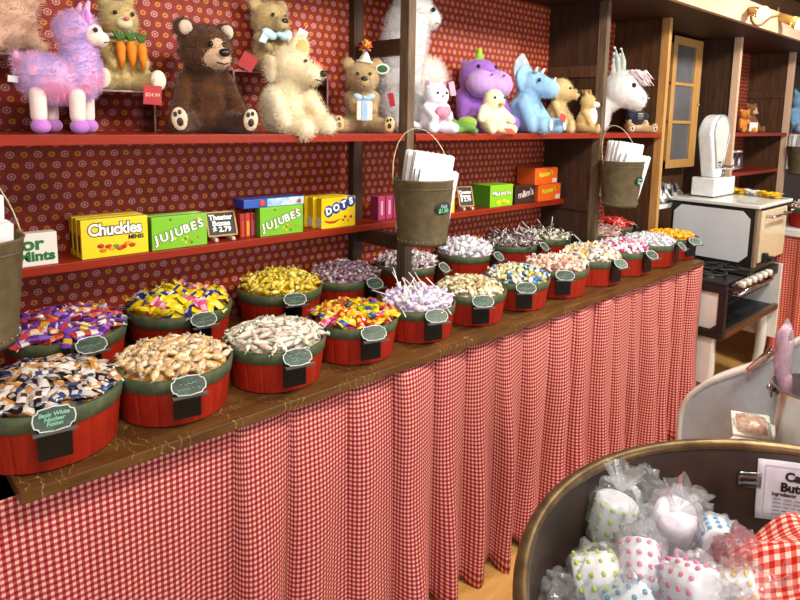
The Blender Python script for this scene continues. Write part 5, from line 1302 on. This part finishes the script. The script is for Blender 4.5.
roll(612, 520, .90, (R(8), R(10), R(20)), G, 'bagged roll of white paper dotted green, upper left in the kettle', seed=1, r=.042, L=.10)
roll(596, 578, .87, (R(80), R(15), R(40)), G, 'bagged roll of white paper dotted green, lying at the kettle\'s left', seed=2, r=.042, L=.09)
roll(672, 527, .91, (R(12), R(-22), R(10)), P_, 'bagged roll of plain pinkish paper standing in the middle of the kettle', seed=3, r=.040, L=.10, dots=False)
roll(716, 540, .88, (R(75), R(0), R(-60)), B_, 'bagged roll with blue dots lying right of the middle in the kettle', seed=4, r=.036, L=.10)
roll(640, 566, .90, (R(50), R(30), R(100)), P_, 'bagged roll with a few pink dots lying in front of the standing one', seed=5)
roll(690, 588, .90, (R(70), R(20), R(-20)), '#e0609a', 'bagged roll with magenta dots at the bottom edge of the photo', seed=6, r=.042)
roll(735, 592, .89, (R(65), R(-10), R(30)), Y_, 'bagged roll with yellow dots at the bottom beside the gingham cloth', seed=7)
roll(630, 605, .86, (R(60), R(-30), R(70)), B_, 'bagged roll with blue dots at the bottom left of the kettle', seed=8)
def bagthing(px, py, Z, r, label, seed, rot=(0, 0, 0), tint=None):
    p = at(px, py, Z=Z)
    o = crumple('clear_bag', tuple(p), r, tint or BAG, None, seed, .34, rot, 2.6); return tag(o, label, 'bag', 'loose clear bags in the kettle')
bagthing(640, 487, .93, (.055, .05, .045), 'crumpled clear bag standing up against the far wall of the kettle', 11)
bagthing(690, 505, .90, (.05, .04, .03), 'flat clear bag between sign and standing pink roll in the kettle', 12)
bagthing(556, 592, .86, (.05, .045, .03), 'crumpled clear bag at the left inside edge of the kettle', 13)
bagthing(742, 560, .92, (.055, .05, .045), 'crumpled pinkish clear bag against the gingham cloth', 14, tint=film('pink_film', '#f9e4ea', .16))
# paper filling the bottom of the kettle
def pf(u, v):
    a, q = 2*pi*u, v; r_ = .465*q
    return (KX+r_*cos(a), KY+r_*sin(a), .80+.05*(1-q*q)+.02*noise.noise(Vector((r_*cos(a)*14, r_*sin(a)*14, 2))))
o = M().grid(pf, 64, 20, sm=False).build('tissue_paper', mat('#dcdcdc', .7, '#c8ccd0', 20)); tag(o, 'crumpled white tissue paper filling the kettle under the rolls', 'tissue paper', None, 'stuff')
# gingham cloth
p = at(866, 606, Z=.90)
def cf(u, v):
    a, q = 2*pi*u, v; x, y = .215*q*cos(a), .215*q*sin(a)*1.05
    z = .125*(1-q*q)**.75+.010*sin(x*40+y*12)*q+.014*noise.noise(Vector((x*9, y*9, 3)))+.016*sin(a*7+q*5)*q+.010*abs(noise.noise(Vector((x*22, y*14, 9))))
    return (x, y, z)
o = M().grid(cf, 90, 30, uvf=lambda u, v: (.235*v*cos(2*pi*u), .235*v*sin(2*pi*u))).build('gingham_cloth', gingham('cloth_gingham', .0165, '#eccfc4', '#dc6a5c', '#b8241f'), None, loc=(p.x, p.y, .868), rot=(0, 0, R(25)), solid=.002)
tag(o, 'red and white gingham cloth bunched at the kettle\'s right side', 'cloth')

# ------------------------------------------------------------------ white scrolled cart with bucket behind the kettle
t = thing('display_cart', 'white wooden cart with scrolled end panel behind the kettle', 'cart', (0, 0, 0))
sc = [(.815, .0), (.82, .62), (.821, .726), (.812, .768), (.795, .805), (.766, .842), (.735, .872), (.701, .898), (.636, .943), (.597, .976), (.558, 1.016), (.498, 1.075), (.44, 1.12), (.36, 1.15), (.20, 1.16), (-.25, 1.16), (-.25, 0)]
M().prism([(y, z) for y, z in sc], .055, X=Matrix.Translation((2.0, 0, 0)) @ Matrix(((0, 1, 0, 0), (1, 0, 0, 0), (0, 0, 1, 0), (0, 0, 0, 1)))).build('end_panel', mat('#c2d3e2', .4), t, .006)  # pale blue puts the white board's cool shade into its colour
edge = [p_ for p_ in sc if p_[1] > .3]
M().grid(lambda u, v: (1.992+.070*v, *(lambda i, f: (edge[i][0]+(edge[min(i+1, len(edge)-1)][0]-edge[i][0])*f, edge[i][1]+(edge[min(i+1, len(edge)-1)][1]-edge[i][1])*f))(int(u*(len(edge)-1)), u*(len(edge)-1)-int(u*(len(edge)-1)))), 60, 1).build('lit_edge_strip', mat('#f2f1ee', .4), t, solid=.016)  # added white strip, stands in for the board's brightly lit edge
M().span((1.66, -.22, .775), (1.998, .60, .80)).build('shelf', mat('#dedcd4', .5), t, .003)
for y in (-.20, .55): M().span((1.67, y, 0), (1.71, y+.04, .775)).build('leg', M_enam, t)
def bucket():
    t = thing('tin_bucket', 'shiny tin bucket with bail handle of bagged sweets at right edge', 'bucket', (1.845, .405, .8005), 0)
    tin = mat('#b9b6b4', .2, '#a8a4a8', 12, metal=.9)
    M().lathe([(.001, .004), (.075, .004), (.077, 0), (.079, .004), (.105, .20), (.109, .204), (.105, .208), (.101, .20), (.076, .010), (.001, .010)], 40).build('body', tin, t)
    for s_ in (-1, 1):
        a = R(115) if s_ > 0 else R(-65)
        e = M().box((0, 0, 0), (.03, .006, .04)).ball((0, -.006, .004), (.010, .006, .010), 0, 8).build('ear', tin, t, .002, loc=(.108*cos(a), .108*sin(a), .185), rot=(0, 0, a+pi/2))
    a0, a1 = R(115), R(-65); pts = []
    for k in range(17):
        q = k/16; v = Vector((.112*cos(a0), .112*sin(a0), .19)).lerp(Vector((.112*cos(a1), .112*sin(a1), .19)), q); n_ = Vector((-sin(a0+pi/2), cos(a0+pi/2), 0))
        pts.append(v + Vector((-.72, -.69, 0))*.115*sin(pi*q) + Vector((0, 0, -.05))*sin(pi*q))
    M().tube(pts, .0035, 6).build('handle', mat('#3a3634', .3, metal=.8), t)
bucket()
pkm = mat('#d79ab4', .35, '#e8c4d2', 30, coat=.4, trans=.2)
def bagged(name, label, x, y, z, pts, rs, m, seed):
    t = thing(name, label, 'candy', (x, y, z), 0)
    M().tube(pts, rs, 14).build('candy', m, t)
    c = Vector((0, 0, 0))
    for p_ in pts: c += Vector(p_)/len(pts)
    mr = max(rs)
    crumple('clear_wrapper', tuple(c), (mr*1.15, mr*1.15, (pts[-1][2]-pts[0][2])*.53), BAG, t, seed, .12)
bagged('cotton_candy', 'tall pink cotton candy in a clear bag standing in the bucket', 1.845, .478, .96, [(0, 0, 0), (.004, .010, .05), (-.004, .022, .09), (.004, .018, .13), (0, .026, .165), (.0, .012, .195)], [.016, .020, .017, .020, .015, .010], pkm, 21)
bagged('cotton_candy', 'pale yellow candy in a clear bag at the bucket\'s right side', 1.83, .395, .97, [(0, 0, 0), (0, 0, .04), (.004, .0, .09), (0, 0, .125)], [.025, .04, .036, .02], mat('#e0cc70', .35, '#ece4c0', 30, coat=.4), 22)
bagged('cotton_candy', 'white candy in a clear bag behind the pink one', 1.885, .385, .98, [(0, 0, 0), (0, 0, .06), (.0, .01, .12), (0, 0, .16)], [.03, .038, .034, .018], mat('#e4dcdc', .35, '#d8c4cc', 30, coat=.4), 23)
a_, b_ = at(749, 372, X=1.965), at(773, 351, X=1.965)
o = M().tube([(a_.x, a_.y, a_.z+.004), (b_.x, b_.y, b_.z+.004)], .011, 12).build('clear_tube', clear('tube_plastic', '#f4e0da', .05, .82)); tag(o, 'clear pinkish plastic tube leaning on the scrolled panel top', 'tube')
pk = thing('candy_packet', 'flat clear-windowed packet of red and cream sweets beside the bucket', 'packet', (1.86, .555, .8005), R(-35), rot=(R(-58), 0, R(-62))); pk.scale = (.8, .8, .8)
M().box((0, 0, .05), (.13, .018, .10)).build('carton', mat('#e6e0d0', .5), pk, .004)
M().grid(lambda u, v: (-.05+.1*u, -.0095-.010*sin(pi*u)*sin(pi*v), .012+.076*v), 10, 8).build('sweets', mat('#b8604a', .4, '#d8c8a0', 60), pk)
crumple('clear_window', (0, -.012, .05), (.06, .014, .045), BAG, pk, 31, .1)
# ------------------------------------------------------------------ light
w = bpy.data.worlds.new('room_light'); S.world = w; w.use_nodes = True
bg = w.node_tree.nodes['Background']; bg.inputs[0].default_value = (.95, .97, 1, 1); bg.inputs[1].default_value = .26
def area(name, loc, tgt, size, power, col):
    l = bpy.data.lights.new(name, 'AREA'); l.shape = 'DISK'; l.size = size; l.energy = power; l.color = col
    o = bpy.data.objects.new(name, l); COL.objects.link(o); o.location = loc
    o.rotation_euler = (Vector(tgt)-Vector(loc)).to_track_quat('-Z', 'Y').to_euler()
    return o
area('overhead_light', (.3, .15, 2.85), (.8, 2.0, 1.3), .35, 20, (1, .82, .62))
area('overhead_light', (1.9, .2, 2.85), (2.1, 2.0, 1.2), .35, 52, (1, .93, .84))
area('overhead_light', (4.3, .1, 2.85), (4.1, 2.0, 1.2), .35, 60, (1, .95, .88))
area('overhead_light', (1.1, -.5, 2.85), (1.1, .3, .9), .35, 20, (1, .96, .9))  # added unseen light over the kettle to brighten the bags
area('window_light', (3.2, -3.3, 1.9), (2.8, 1.6, 1.1), 2.0, 45, (.95, .98, 1))
area('window_light', (-2.2, -2.6, 1.9), (2.4, 1.0, 1.0), 2.0, 55, (.86, .93, 1))
S.view_settings.view_transform = 'Standard'; S.view_settings.look = 'None'; S.view_settings.gamma = 1
S.view_settings.use_curve_mapping = False; S.view_settings.exposure = 0.37
S.cycles.max_bounces = 8; S.cycles.transparent_max_bounces = 24
S.cycles.use_denoising = True
